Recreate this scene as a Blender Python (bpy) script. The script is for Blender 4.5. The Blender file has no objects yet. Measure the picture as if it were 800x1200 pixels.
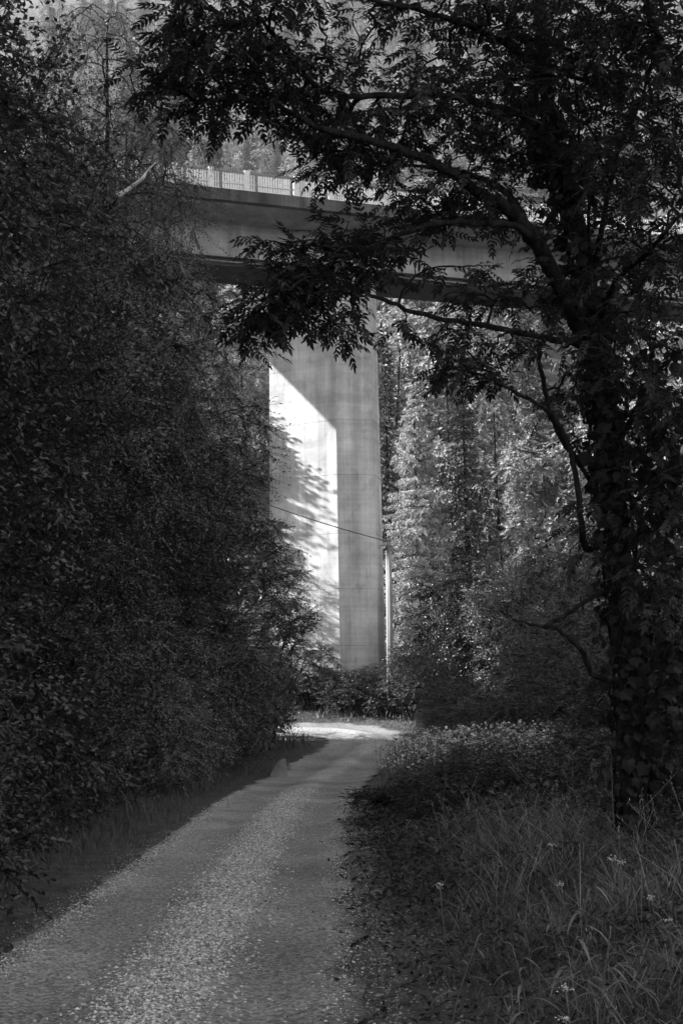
import bpy, math, random
import numpy as np
from mathutils import Vector, Matrix, Euler

random.seed(7)
rng = np.random.default_rng(7)
SC = bpy.context.scene
COL = SC.collection

# ------------------------------------------------------------------ camera
EYE = Vector((0.0, 0.0, 1.65))
cam_d = bpy.data.cameras.new('camera')
cam = bpy.data.objects.new('camera', cam_d)
COL.objects.link(cam)
cam_d.sensor_fit = 'VERTICAL'
cam_d.sensor_height = 36.0
cam_d.lens = 45.0
cam_d.clip_start = 0.1
cam_d.clip_end = 2000.0
CAM_R = Matrix.Rotation(math.radians(90 + 9.09), 3, 'X') @ Matrix.Rotation(math.radians(-1.0), 3, 'Z')
cam.matrix_world = Matrix.Translation(EYE) @ CAM_R.to_4x4()
SC.camera = cam

# ------------------------------------------------------------------ light
SUN_AZ = (-0.9995, 0.03)         # horizontal direction towards the sun (left)
SUN_EL = math.radians(27.0)
world = bpy.data.worlds.new('World')
SC.world = world
world.use_nodes = True
wn = world.node_tree
wn.nodes.clear()
sky_n = wn.nodes.new('ShaderNodeTexSky')
sky_n.sky_type = 'NISHITA'
sky_n.sun_disc = False
sky_n.sun_elevation = SUN_EL
sky_n.sun_rotation = math.atan2(SUN_AZ[0], SUN_AZ[1])
bw = wn.nodes.new('ShaderNodeRGBToBW')
bg = wn.nodes.new('ShaderNodeBackground')
bg.inputs['Strength'].default_value = 0.15
wo = wn.nodes.new('ShaderNodeOutputWorld')
wn.links.new(sky_n.outputs[0], bw.inputs[0])
wn.links.new(bw.outputs[0], bg.inputs[0])
wn.links.new(bg.outputs[0], wo.inputs[0])
sun_d = bpy.data.lights.new('sun', 'SUN')
sun_d.energy = 5.0
sun_d.angle = math.radians(0.5)
sun_d.color = (1, 1, 1)           # a black and white photograph
sun = bpy.data.objects.new('sun', sun_d)
COL.objects.link(sun)
sv = Vector((SUN_AZ[0], SUN_AZ[1], 0)).normalized() * math.cos(SUN_EL) + Vector((0, 0, math.sin(SUN_EL)))
sun.rotation_euler = sv.to_track_quat('Z', 'Y').to_euler()
sun.location = (-60, 20, 60)
SC.view_settings.view_transform = 'Standard'
SC.view_settings.look = 'None'
SC.view_settings.exposure = 2.0
SC.view_settings.gamma = 1.0
SC.render.engine = 'CYCLES'
cy = SC.cycles
cy.max_bounces = 6
cy.diffuse_bounces = 3
cy.glossy_bounces = 2
cy.transmission_bounces = 3
cy.transparent_max_bounces = 4
cy.volume_bounces = 0
cy.use_denoising = True
cy.caustics_reflective = False
cy.caustics_refractive = False

# ------------------------------------------------------------------ helpers
def at(px, py, D):
    v = CAM_R @ Vector(((px - 400) / 1500.0, -(py - 600) / 1500.0, -1.0))
    return EYE + v * (D / v.y)

def tag(o, label=None, cat=None, group=None, kind=None):
    if label: o['label'] = label
    if cat: o['category'] = cat
    if group: o['group'] = group
    if kind: o['kind'] = kind
    return o

def empty(name, loc, label=None, cat=None, group=None):
    o = bpy.data.objects.new(name, None)
    o.empty_display_size = 0.3
    COL.objects.link(o)
    o.location = loc
    return tag(o, label, cat, group)

class MB:
    """collects triangles; build() links them as one mesh object"""
    def __init__(self):
        self.V = []; self.F = []; self.n = 0; self.U = []
    def add(self, V, F, U=None):
        V = np.asarray(V, dtype=np.float64).reshape(-1, 3)
        F = np.asarray(F, dtype=np.int64).reshape(-1, 3)
        self.V.append(V); self.F.append(F + self.n); self.n += len(V)
        if U is not None: self.U.append(np.asarray(U, dtype=np.float64).reshape(-1, 2))
        return self
    def arrays(self):
        return np.concatenate(self.V), np.concatenate(self.F)
    def box(self, lo, hi):
        (a, b, c), (d, e, f) = lo, hi
        V = [(a,b,c),(d,b,c),(d,e,c),(a,e,c),(a,b,f),(d,b,f),(d,e,f),(a,e,f)]
        F = [(0,2,1),(0,3,2),(4,5,6),(4,6,7),(0,1,5),(0,5,4),(1,2,6),(1,6,5),(2,3,7),(2,7,6),(3,0,4),(3,4,7)]
        return self.add(V, F)
    def tube(self, P, R, sides=8, cap=True):
        P = np.asarray(P, float); n = len(P)
        R = np.broadcast_to(np.asarray(R, float), (n,))
        T = np.gradient(P, axis=0)
        T /= np.linalg.norm(T, axis=1)[:, None] + 1e-9
        ref = np.array([0.31, 0.17, 0.93]) if abs(T[0] @ np.array([0.31, 0.17, 0.93])) < 0.9 else np.array([0.93, 0.3, 0.1])
        u = ref - T[0] * (ref @ T[0]); u /= np.linalg.norm(u)
        ang = np.arange(sides) / sides * 2 * math.pi
        V = []
        for i in range(n):
            u = u - T[i] * (u @ T[i]); u /= np.linalg.norm(u) + 1e-9
            w = np.cross(T[i], u)
            V.append(P[i] + R[i] * (np.cos(ang)[:, None] * u + np.sin(ang)[:, None] * w))
        V = np.concatenate(V)
        F = []
        for i in range(n - 1):
            for k in range(sides):
                a = i * sides + k; b = i * sides + (k + 1) % sides
                F += [(a, b, b + sides), (a, b + sides, a + sides)]
        if cap:
            V = np.vstack([V, P[0], P[-1]])
            for k in range(sides):
                F.append((k, n * sides, (k + 1) % sides)); o = (n - 1) * sides
                F.append((o + k, o + (k + 1) % sides, n * sides + 1))
        return self.add(V, F)
    def build(self, name, mat, parent=None, origin=(0, 0, 0), smooth=False):
        V, F = self.arrays()
        me = mesh(name, V - np.asarray(origin, float), F, mat, smooth,
                  np.concatenate(self.U) if self.U else None)
        return link(name, me, parent)

def mesh(name, V, F, mat, smooth=False, U=None):
    me = bpy.data.meshes.new(name)
    V = np.ascontiguousarray(V, dtype=np.float32); F = np.ascontiguousarray(F, dtype=np.int32)
    me.vertices.add(len(V)); me.vertices.foreach_set('co', V.ravel())
    me.loops.add(F.size); me.loops.foreach_set('vertex_index', F.ravel())
    me.polygons.add(len(F))
    me.polygons.foreach_set('loop_start', np.arange(0, F.size, 3, dtype=np.int32))
    me.polygons.foreach_set('loop_total', np.full(len(F), 3, dtype=np.int32))
    me.polygons.foreach_set('use_smooth', np.full(len(F), bool(smooth)))
    if U is not None:
        uv = me.uv_layers.new(name='UVMap')
        uv.data.foreach_set('uv', np.ascontiguousarray(U[F.ravel()], dtype=np.float32).ravel())
    me.update(calc_edges=True)
    me.materials.append(mat)
    return me

def link(name, me, parent=None):
    o = bpy.data.objects.new(name, me)
    COL.objects.link(o)
    if parent is not None: o.parent = parent
    return o

def copy_tree(o, parent=None):
    c = o.copy()
    COL.objects.link(c)
    if parent is not None: c.parent = parent
    for ch in list(o.children):
        copy_tree(ch, c)
    return c

def catmull(P, m=6):
    P = [np.asarray(p, float) for p in P]
    P = [2 * P[0] - P[1]] + P + [2 * P[-1] - P[-2]]
    out = []
    for i in range(1, len(P) - 2):
        for k in range(m):
            t = k / m
            a, b, c, d = P[i - 1:i + 3]
            out.append(0.5 * (2 * b + (c - a) * t + (2 * a - 5 * b + 4 * c - d) * t * t + (3 * b - a - 3 * c + d) * t ** 3))
    out.append(P[-2])
    return np.array(out)

def unit(v):
    return v / (np.linalg.norm(v, axis=-1, keepdims=True) + 1e-9)

def leaves(P, Dr, N, L, W, fold=0.25, fine=False):
    """leaf blades: folded along the midrib; fine = six-point lance with a bent tip"""
    P = np.asarray(P, float); n = len(P)
    Dr = unit(Dr); S = unit(np.cross(Dr, N)); N = np.cross(S, Dr)
    L = np.broadcast_to(np.asarray(L, float), (n,))[:, None]; W = np.broadcast_to(np.asarray(W, float), (n,))[:, None]
    if not fine:
        a = P; m = P + Dr * L * 0.45
        l = m - S * W * 0.5 + N * W * fold; r = m + S * W * 0.5 + N * W * fold
        t = P + Dr * L
        V = np.stack([a, l, t, r], 1).reshape(-1, 3)
        b = (np.arange(n) * 4)[:, None]
        F = np.concatenate([b + np.array([0, 2, 1]), b + np.array([0, 3, 2])], 1).reshape(-1, 3)
        return V, F
    a = P; t = P + Dr * L - N * L * 0.10
    m1 = P + Dr * L * 0.3; m2 = P + Dr * L * 0.68 - N * L * 0.06
    l1 = m1 - S * W * 0.5 + N * W * fold; r1 = m1 + S * W * 0.5 + N * W * fold
    l2 = m2 - S * W * 0.36 + N * W * fold * .7; r2 = m2 + S * W * 0.36 + N * W * fold * .7
    V = np.stack([a, l1, r1, m1, l2, r2, m2, t], 1).reshape(-1, 3)
    b = (np.arange(n) * 8)[:, None]
    tri = [(0,3,1),(0,2,3),(1,3,6),(1,6,4),(3,2,5),(3,5,6),(4,6,7),(6,5,7)]
    F = np.concatenate([b + np.array(q) for q in tri], 1).reshape(-1, 3)
    return V, F

def rand_unit(n):
    return unit(rng.normal(size=(n, 3)))

# ------------------------------------------------------------------ materials
def new_mat(name):
    m = bpy.data.materials.new(name); m.use_nodes = True
    nt = m.node_tree; nt.nodes.clear()
    return m, nt, nt.nodes, nt.links

def leaf_mat(name, lo, hi, trans=0.3, gloss=0.06, rough=0.4, tint=None):
    m, nt, N, L = new_mat(name)
    g = N.new('ShaderNodeNewGeometry')
    mr = N.new('ShaderNodeMapRange'); mr.inputs['To Min'].default_value = lo; mr.inputs['To Max'].default_value = hi
    L.new(g.outputs['Random Per Island'], mr.inputs['Value'])
    d = N.new('ShaderNodeBsdfDiffuse'); t = N.new('ShaderNodeBsdfTranslucent'); gl = N.new('ShaderNodeBsdfGlossy')
    gl.inputs['Roughness'].default_value = rough
    gl.inputs['Color'].default_value = (.8, .8, .8, 1)
    L.new(mr.outputs[0], d.inputs[0]); L.new(mr.outputs[0], t.inputs[0])
    m1 = N.new('ShaderNodeMixShader'); m1.inputs[0].default_value = trans
    L.new(d.outputs[0], m1.inputs[1]); L.new(t.outputs[0], m1.inputs[2])
    m2 = N.new('ShaderNodeMixShader'); m2.inputs[0].default_value = gloss
    L.new(m1.outputs[0], m2.inputs[1]); L.new(gl.outputs[0], m2.inputs[2])
    o = N.new('ShaderNodeOutputMaterial'); L.new(m2.outputs[0], o.inputs[0])
    return m

def noise_mat(name, lo, hi, scale, stretch=(1, 1, 1), bump=0.3, rough=0.85, detail=8, bscale=None, bdist=0.02, spec=.2):
    m, nt, N, L = new_mat(name)
    tc = N.new('ShaderNodeTexCoord'); mp = N.new('ShaderNodeMapping'); mp.inputs['Scale'].default_value = stretch
    L.new(tc.outputs['Object'], mp.inputs[0])
    nz = N.new('ShaderNodeTexNoise'); nz.inputs['Scale'].default_value = scale; nz.inputs['Detail'].default_value = detail
    L.new(mp.outputs[0], nz.inputs['Vector'])
    mr = N.new('ShaderNodeMapRange'); mr.inputs['From Min'].default_value = .3; mr.inputs['From Max'].default_value = .7
    mr.inputs['To Min'].default_value = lo; mr.inputs['To Max'].default_value = hi
    L.new(nz.outputs['Fac'], mr.inputs['Value'])
    b = N.new('ShaderNodeBsdfPrincipled'); b.inputs['Roughness'].default_value = rough
    b.inputs['Specular IOR Level'].default_value = spec
    L.new(mr.outputs[0], b.inputs['Base Color'])
    n2 = N.new('ShaderNodeTexNoise'); n2.inputs['Scale'].default_value = bscale or scale * 2; n2.inputs['Detail'].default_value = 6
    L.new(mp.outputs[0], n2.inputs['Vector'])
    bp = N.new('ShaderNodeBump'); bp.inputs['Strength'].default_value = bump; bp.inputs['Distance'].default_value = bdist
    L.new(n2.outputs['Fac'], bp.inputs['Height']); L.new(bp.outputs[0], b.inputs['Normal'])
    o = N.new('ShaderNodeOutputMaterial'); L.new(b.outputs[0], o.inputs[0])
    return m

def concrete_mat(name, base, streak, stain):
    """board-marked concrete: thin upright board lines, run-off streaks, blotches"""
    m, nt, N, L = new_mat(name)
    tc = N.new('ShaderNodeTexCoord')
    def nz(scale, st, detail=6):
        mp = N.new('ShaderNodeMapping'); mp.inputs['Scale'].default_value = st
        L.new(tc.outputs['Object'], mp.inputs[0])
        t = N.new('ShaderNodeTexNoise'); t.inputs['Scale'].default_value = scale; t.inputs['Detail'].default_value = detail
        L.new(mp.outputs[0], t.inputs['Vector']); return t.outputs['Fac']
    def rng_(s, a, b, lo, hi):
        r = N.new('ShaderNodeMapRange'); r.inputs['From Min'].default_value = a; r.inputs['From Max'].default_value = b
        r.inputs['To Min'].default_value = lo; r.inputs['To Max'].default_value = hi
        L.new(s, r.inputs['Value']); return r.outputs[0]
    def mul(a, b):
        x = N.new('ShaderNodeMath'); x.operation = 'MULTIPLY'; L.new(a, x.inputs[0]); L.new(b, x.inputs[1]); return x.outputs[0]
    boards = nz(9.0, (1, 1, .02), 3)
    runs = nz(1.6, (1, 1, .07), 5)
    blot = nz(.8, (1, 1, 1), 8)
    grain = nz(14, (1, 1, 1), 6)
    hb = nz(7.0, (.06, .06, 1), 4)
    spots = nz(3.2, (1, 1, .6), 10)
    band = nz(1.1, (.05, .05, 1), 4)
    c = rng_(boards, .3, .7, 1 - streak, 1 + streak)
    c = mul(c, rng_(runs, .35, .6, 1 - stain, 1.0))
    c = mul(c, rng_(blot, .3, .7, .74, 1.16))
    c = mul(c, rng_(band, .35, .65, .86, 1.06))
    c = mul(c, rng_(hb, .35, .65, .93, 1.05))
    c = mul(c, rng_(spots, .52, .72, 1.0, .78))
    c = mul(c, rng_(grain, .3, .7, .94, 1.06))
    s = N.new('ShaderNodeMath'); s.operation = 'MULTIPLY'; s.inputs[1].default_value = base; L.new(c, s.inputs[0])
    b = N.new('ShaderNodeBsdfPrincipled'); b.inputs['Roughness'].default_value = .9
    b.inputs['Specular IOR Level'].default_value = 0.15
    L.new(s.outputs[0], b.inputs['Base Color'])
    bp = N.new('ShaderNodeBump'); bp.inputs['Strength'].default_value = .35; bp.inputs['Distance'].default_value = .02
    L.new(boards, bp.inputs['Height']); L.new(bp.outputs[0], b.inputs['Normal'])
    o = N.new('ShaderNodeOutputMaterial'); L.new(b.outputs[0], o.inputs[0])
    return m

M = {}
M['near_leaf'] = leaf_mat('near_leaf', .018, .045, .25, .015)
M['vine_leaf'] = leaf_mat('vine_leaf', .010, .028, .2, .015, .5)
M['left_leaf'] = leaf_mat('left_leaf', .016, .06, .25, .04)
M['willow_leaf'] = leaf_mat('willow_leaf', .024, .075, .25, .04)
M['deep_leaf'] = leaf_mat('deep_leaf', .010, .035, .25, .04)
M['pale_leaf'] = leaf_mat('pale_leaf', .045, .14, .3, .05)
M['birch_leaf'] = leaf_mat('birch_leaf', .05, .11, .3, .04)
M['bush_leaf'] = leaf_mat('bush_leaf', .02, .065, .25, .03)
M['hill_leaf'] = leaf_mat('hill_leaf', .19, .29, .25, .01)
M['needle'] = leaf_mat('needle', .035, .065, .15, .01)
M['lit_needle'] = leaf_mat('lit_needle', .25, .38, .2, .01)  # paler copy of the spruce needles: sunlight put into the colour
M['grass'] = leaf_mat('grass', .03, .11, .3, .03)
M['soft_grass'] = leaf_mat('soft_grass', .05, .14, .3, .03)
M['near_grass'] = leaf_mat('near_grass', .03, .17, .3, .04)
M['dry_grass'] = leaf_mat('dry_grass', .15, .35, .2, .02)
M['weed'] = leaf_mat('weed', .09, .17, .3, .05)
M['petal'] = leaf_mat('petal', .45, .7, .3, .0)
M['pale_flower'] = leaf_mat('pale_flower', .3, .6, .3, .0)
M['bark'] = noise_mat('bark', .006, .03, 14, (1, 1, .25), 1.0, .95, bscale=30, bdist=.03, spec=.03)
M['grey_bark'] = noise_mat('grey_bark', .06, .16, 6, (1, 1, 2), .3, .8)
M['birch_bark'] = noise_mat('birch_bark', .3, .6, 6, (1, 1, 2), .3, .8)
M['ground'] = noise_mat('ground', .03, .08, 3, bump=.8, bdist=.1)
M['stone'] = leaf_mat('stone', .12, .65, 0, .02)
M['dark_stone'] = leaf_mat('dark_stone', .04, .3, 0, .02)
M['steel'] = noise_mat('steel', .12, .2, 8, bump=.1)
M['dark_soffit'] = noise_mat('dark_soffit', .015, .035, 3, (1, 1, .3), .2)
M['rail_paint'] = noise_mat('rail_paint', .45, .6, 5, bump=.05, rough=.6)
M['wood'] = noise_mat('wood', .12, .22, 9, (1, 1, .1), .5)
M['pale_pipe'] = noise_mat('pale_pipe', .3, .4, 5, bump=.05, rough=.6)
M['insulator'] = noise_mat('insulator', .05, .1, 5, bump=.05, rough=.3)
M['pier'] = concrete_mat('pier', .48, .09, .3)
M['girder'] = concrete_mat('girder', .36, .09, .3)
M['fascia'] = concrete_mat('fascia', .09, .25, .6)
M['asphalt'] = noise_mat('asphalt', .04, .06, 8)

# ------------------------------------------------------------------ road line and ground
ROAD = catmull([(-1.2, -30, 0), (-1.2, -10, 0), (-1.2, 5, 0), (-1.2, 10, 0), (-1.24, 15.5, 0), (-1.26, 20, 0), (-1.19, 25.5, 0), (-1.0, 31, 0),
                (-.72, 36, 0), (-.12, 41, 0), (.55, 43.6, 0), (.85, 45.2, 0), (.5, 46.8, 0), (-.6, 47.6, 0), (-3.0, 48.0, 0), (-7, 48.3, 0), (-14, 48.6, 0), (-28, 49, 0)], 12)[:, :2]
ROAD_W = 1.25
RARC = np.concatenate([[0], np.cumsum(np.linalg.norm(np.diff(ROAD, axis=0), axis=1))])
_a = lambda y: RARC[np.argmin(np.abs(ROAD[:, 1] - y))]
ROAD_HW = np.interp(RARC, [0, _a(20), _a(26), _a(35), _a(43), _a(45.2) + 1.0, _a(45.2) + 4, 1e3], [1.18, 1.2, 1.32, 1.45, 1.5, 1.45, 1.15, 1.1])

def road_dist(x, y):
    x = np.asarray(x, float).ravel(); y = np.asarray(y, float).ravel()
    out = np.empty(len(x)); side = np.empty(len(x))
    T = np.gradient(ROAD, axis=0)
    for i in range(0, len(x), 20000):
        dx = x[i:i+20000, None] - ROAD[None, :, 0]; dy = y[i:i+20000, None] - ROAD[None, :, 1]
        d2 = dx * dx + dy * dy; k = d2.argmin(1); r = np.arange(len(k))
        out[i:i+20000] = np.sqrt(d2[r, k]) - ROAD_HW[k] + ROAD_W
        side[i:i+20000] = np.sign(T[k, 1] * dx[r, k] - T[k, 0] * dy[r, k])   # + right
    return out, side

def sstep(a, b, x):
    t = np.clip((x - a) / (b - a), 0, 1); return t * t * (3 - 2 * t)

def base_z(y):
    y = np.asarray(y, float)
    z = np.where(y < 36, 0, np.where(y < 48, .0085 * (y - 36) ** 2, 1.224 + .204 * (y - 48)))
    e = np.clip(y - 66, 0, None)
    z = z + np.where(e < 30, .55 * e * e / 60, .55 * (e - 15))
    return z

def ground_z(x, y):
    x = np.asarray(x, float); y = np.asarray(y, float); shp = np.broadcast(x, y).shape
    x = np.broadcast_to(x, shp).ravel(); y = np.broadcast_to(y, shp).ravel()
    d, s = road_dist(x, y)
    near = 1 - sstep(36, 44, y)
    z = base_z(y)
    z = z + near * np.where((s > 0), .5 * sstep(1.5, 3.6, d), 0)
    z = z + (1 - sstep(38, 46, y)) * np.where((s < 0), 1.2 * sstep(2.6, 9, d) , 0)
    z = z + (1 - sstep(41, 50.5, y)) * np.clip(-9.5 - x, 0, 45) * .95     # unseen slope added on the left to keep sun off the foreground
    bumpy = sstep(1.5, 3, d)
    z = z + bumpy * (.07 * np.sin(x * 1.3 + .7 * np.sin(y * .6)) * np.cos(y * .9 + x * .3))
    far = sstep(75, 120, y)
    z = z + far * (3.0 * np.sin(x * .05 + 1) * np.cos(y * .04) + 1.2 * np.sin(x * .17 + y * .11))
    z = z - .03 * (d < ROAD_W - .1)
    return z.reshape(shp)

gx = np.unique(np.concatenate([np.arange(-240, -30, 9), np.arange(-30, -8, 1.5), np.arange(-8, 8, .33), np.arange(8, 30, 1.5), np.arange(30, 241, 9)]))
gy = np.unique(np.concatenate([np.arange(-60, 2, 4), np.arange(2, 54, .4), np.arange(54, 80, 1.5), np.arange(80, 480, 7)]))
GX, GY = np.meshgrid(gx, gy)
GZ = ground_z(GX, GY)
nx, ny = len(gx), len(gy)
idx = np.arange(nx * ny).reshape(ny, nx)
a, b, c, d = idx[:-1, :-1].ravel(), idx[:-1, 1:].ravel(), idx[1:, 1:].ravel(), idx[1:, :-1].ravel()
F = np.concatenate([np.stack([a, b, c], 1), np.stack([a, c, d], 1)])
g = MB().add(np.stack([GX, GY, GZ], -1).reshape(-1, 3), F).build('ground', M['ground'], smooth=True)
tag(g, kind='structure')

def road_mat():
    m, nt, N, L = new_mat('road_gravel')
    uv = N.new('ShaderNodeUVMap'); uv.uv_map = 'UVMap'
    sp = N.new('ShaderNodeSeparateXYZ'); L.new(uv.outputs[0], sp.inputs[0])
    tc = N.new('ShaderNodeTexCoord')
    # wobble the track edges
    w = N.new('ShaderNodeTexNoise'); w.inputs['Scale'].default_value = .9; w.inputs['Detail'].default_value = 5
    L.new(tc.outputs['Object'], w.inputs['Vector'])
    def math_(op, a, b):
        x = N.new('ShaderNodeMath'); x.operation = op
        for i, q in enumerate((a, b)):
            if isinstance(q, (int, float)): x.inputs[i].default_value = q
            else: L.new(q, x.inputs[i])
        return x.outputs[0]
    wob = math_('MULTIPLY', math_('SUBTRACT', w.outputs['Fac'], .5), .22)
    u = math_('ADD', sp.outputs[0], wob)
    ramp = N.new('ShaderNodeValToRGB'); cr = ramp.color_ramp
    cr.elements[0].position = 0.0; cr.elements[0].color = (.11,) * 3 + (1,)
    cr.elements[1].position = 1.0; cr.elements[1].color = (.08,) * 3 + (1,)
    for p, v in ((.06, .26), (.12, .25), (.2, .225), (.36, .215), (.46, .30), (.60, .30), (.68, .20), (.86, .20), (.93, .2)):
        e = cr.elements.new(p); e.color = (v, v, v, 1)
    L.new(u, ramp.inputs[0])
    vo = N.new('ShaderNodeTexVoronoi'); vo.inputs['Scale'].default_value = 38
    L.new(tc.outputs['Object'], vo.inputs['Vector'])
    sx = N.new('ShaderNodeSeparateXYZ'); L.new(vo.outputs['Color'], sx.inputs[0])
    speck = N.new('ShaderNodeMapRange'); speck.inputs['To Min'].default_value = .55; speck.inputs['To Max'].default_value = 1.5
    L.new(sx.outputs[0], speck.inputs['Value'])
    col = math_('MULTIPLY', ramp.outputs[0], speck.outputs[0])
    bl = N.new('ShaderNodeTexNoise'); bl.inputs['Scale'].default_value = .6; bl.inputs['Detail'].default_value = 7
    L.new(tc.outputs['Object'], bl.inputs['Vector'])
    blr = N.new('ShaderNodeMapRange'); blr.inputs['From Min'].default_value = .3; blr.inputs['From Max'].default_value = .7
    blr.inputs['To Min'].default_value = .66; blr.inputs['To Max'].default_value = 1.2
    L.new(bl.outputs['Fac'], blr.inputs['Value'])
    col = math_('MULTIPLY', col, blr.outputs[0])
    b = N.new('ShaderNodeBsdfPrincipled'); b.inputs['Roughness'].default_value = .9; b.inputs['Specular IOR Level'].default_value = .15
    L.new(col, b.inputs['Base Color'])
    bp = N.new('ShaderNodeBump'); bp.inputs['Strength'].default_value = .8; bp.inputs['Distance'].default_value = .015
    L.new(vo.outputs['Distance'], bp.inputs['Height']); L.new(bp.outputs[0], b.inputs['Normal'])
    o = N.new('ShaderNodeOutputMaterial'); L.new(b.outputs[0], o.inputs[0])
    return m
M['road'] = road_mat()

def road_surface_z(x, y, u):
    # two worn tracks a little lower than the crown
    return base_z(y) + .03 + .035 * np.exp(-((u - .53) / .10) ** 2) - .035 * np.exp(-((u - .28) / .1) ** 2) - .035 * np.exp(-((u - .77) / .1) ** 2)

T = np.gradient(ROAD, axis=0); T /= np.linalg.norm(T, axis=1)[:, None]
Nn = np.stack([T[:, 1], -T[:, 0]], 1)
us = np.linspace(0, 1, 25)
edge_w = 1.0 + .05 * np.sin(np.arange(len(ROAD)) * .9) + .04 * np.sin(np.arange(len(ROAD)) * 2.3)
RX = ROAD[:, None, 0] + Nn[:, None, 0] * ((us * 2 - 1) * 1.04)[None, :] * (edge_w * ROAD_HW)[:, None]
RY = ROAD[:, None, 1] + Nn[:, None, 1] * ((us * 2 - 1) * 1.04)[None, :] * (edge_w * ROAD_HW)[:, None]
RZ = road_surface_z(RX, RY, np.broadcast_to(us, RX.shape))
arc = np.concatenate([[0], np.cumsum(np.linalg.norm(np.diff(ROAD, axis=0), axis=1))])
UV = np.stack([np.broadcast_to(us, RX.shape), np.broadcast_to(arc[:, None] * .3, RX.shape)], -1).reshape(-1, 2)
idx = np.arange(RX.size).reshape(RX.shape)
a, b, c, d = idx[:-1, :-1].ravel(), idx[:-1, 1:].ravel(), idx[1:, 1:].ravel(), idx[1:, :-1].ravel()
F = np.concatenate([np.stack([a, b, c], 1), np.stack([a, c, d], 1)])
road = MB().add(np.stack([RX, RY, RZ], -1).reshape(-1, 3), F, UV).build('road', M['road'], smooth=True)
tag(road, kind='structure')

def stones(n, ylo, yhi, strips):
    """loose gravel: squashed irregular octahedra lying on the road strips"""
    k = rng.choice(len(strips), n, p=np.array([s[3] for s in strips]) / sum(s[3] for s in strips))
    mu = np.array([s[0] for s in strips])[k]; sg = np.array([s[1] for s in strips])[k]
    u = mu + rng.normal(size=n) * sg
    y = ylo * (yhi / ylo) ** rng.random(n) ** .8
    ok = np.arange(len(ROAD)) < np.argmax(ROAD[:, 1] > 44)
    cx = np.interp(y, ROAD[ok, 1], ROAD[ok, 0])
    x = cx + (u * 2 - 1) * 1.04 * np.interp(y, ROAD[ok, 1], ROAD_HW[ok])
    off = (u < 0) | (u > 1)
    z = np.where(off, ground_z(x, y), road_surface_z(x, y, u))
    r = (.004 + .011 * rng.random(n) ** 2.5) * np.array([s[2] for s in strips])[k]
    O = np.array([(1,0,0),(-1,0,0),(0,1,0),(0,-1,0),(0,0,1),(0,0,-1)], float)
    V = O[None] * (r[:, None, None] * (1 + .35 * rng.normal(size=(n, 6, 1)).clip(-1, 1.5)))
    V[:, :, 2] *= .6
    th = rng.random(n) * 6.28
    ct, st = np.cos(th)[:, None], np.sin(th)[:, None]
    X = V[:, :, 0] * ct - V[:, :, 1] * st; Y = V[:, :, 0] * st + V[:, :, 1] * ct
    V = np.stack([X + x[:, None], Y + y[:, None], V[:, :, 2] + (z + r * .25)[:, None]], -1).reshape(-1, 3)
    f = np.array([(0,2,4),(2,1,4),(1,3,4),(3,0,4),(2,0,5),(1,2,5),(3,1,5),(0,3,5)])
    F = ((np.arange(n) * 6)[:, None, None] + f[None]).reshape(-1, 3)
    return V, F
V, F = stones(56000, 6.3, 30, [(.53, .09, 1.1, 7), (.04, .035, .9, 2.0), (.97, .05, .8, 1.0), (.5, .3, .5, .9)])
st = MB().add(V, F).build('gravel', M['stone'])
tag(st, 'loose pale gravel strewn along the crown and edges of the track', 'gravel', kind='stuff')
V, F = stones(13000, 6.3, 20, [(1.14, .09, 1.1, 2.0), (-.05, .04, 1.0, .7)])
st = MB().add(V, F).build('shoulder_gravel', M['dark_stone'])
tag(st, 'darker gravel mixed with litter along the shoulders of the track', 'gravel', kind='stuff')

# ------------------------------------------------------------------ viaduct
TH = math.radians(17.5)
AX = Vector((math.cos(TH), math.sin(TH), 0)); NR = Vector((math.sin(TH), -math.cos(TH), 0))   # along the deck, towards us
P_corner = at(395.5, 600, 55.0)                # near corner of the pier
web0 = Vector((P_corner.x, P_corner.y, 0))
# deck frame: s along axis, q towards the camera from the girder's near web, z up
zb = at(400, 313, 55.0).z                      # soffit level
zt = zb + 1.55                                  # top of web
deck_top = zt + .48
def dk(s, q, z):
    return np.array([web0.x + AX.x * s + NR.x * q, web0.y + AX.y * s + NR.y * q, z])
bridge = empty('viaduct', (web0.x, web0.y, float(base_z(55))), 'tall grey concrete road viaduct crossing high above the track, with pale railing', 'bridge')
B0 = np.array(bridge.location)

def prism(sections, s0, s1, n=1):
    """extrude a closed (q, z) outline along the deck"""
    S = np.linspace(s0, s1, n + 1); k = len(sections)
    V = np.concatenate([np.array([dk(s, q, z) for q, z in sections]) for s in S])
    F = []
    for i in range(n):
        for j in range(k):
            a = i * k + j; b = i * k + (j + 1) % k
            F += [(a, b, b + k), (a, b + k, a + k)]
    for j in range(1, k - 1):
        F += [(0, j + 1, j), (n * k, n * k + j, n * k + j + 1)]
    return V, np.array(F)[:, ::-1]
def prism_obj(name, sections, s0, s1, mat, parent, n=1):
    V, F = prism(sections, s0, s1, n)
    o = MB().add(V, F).build(name, mat, parent, B0)
    me = o.data
    return o
S0, S1 = -42, 120
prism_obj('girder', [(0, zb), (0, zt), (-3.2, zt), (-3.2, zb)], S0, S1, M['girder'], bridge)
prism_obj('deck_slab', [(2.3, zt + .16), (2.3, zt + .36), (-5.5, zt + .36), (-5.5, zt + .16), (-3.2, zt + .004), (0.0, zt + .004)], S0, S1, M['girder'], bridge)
prism_obj('edge_beam', [(2.62, zt - .02), (2.62, deck_top), (2.1, deck_top), (2.1, zt + .363), (2.303, zt + .363), (2.303, zt - .02)], S0, S1, M['fascia'], bridge)
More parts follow.
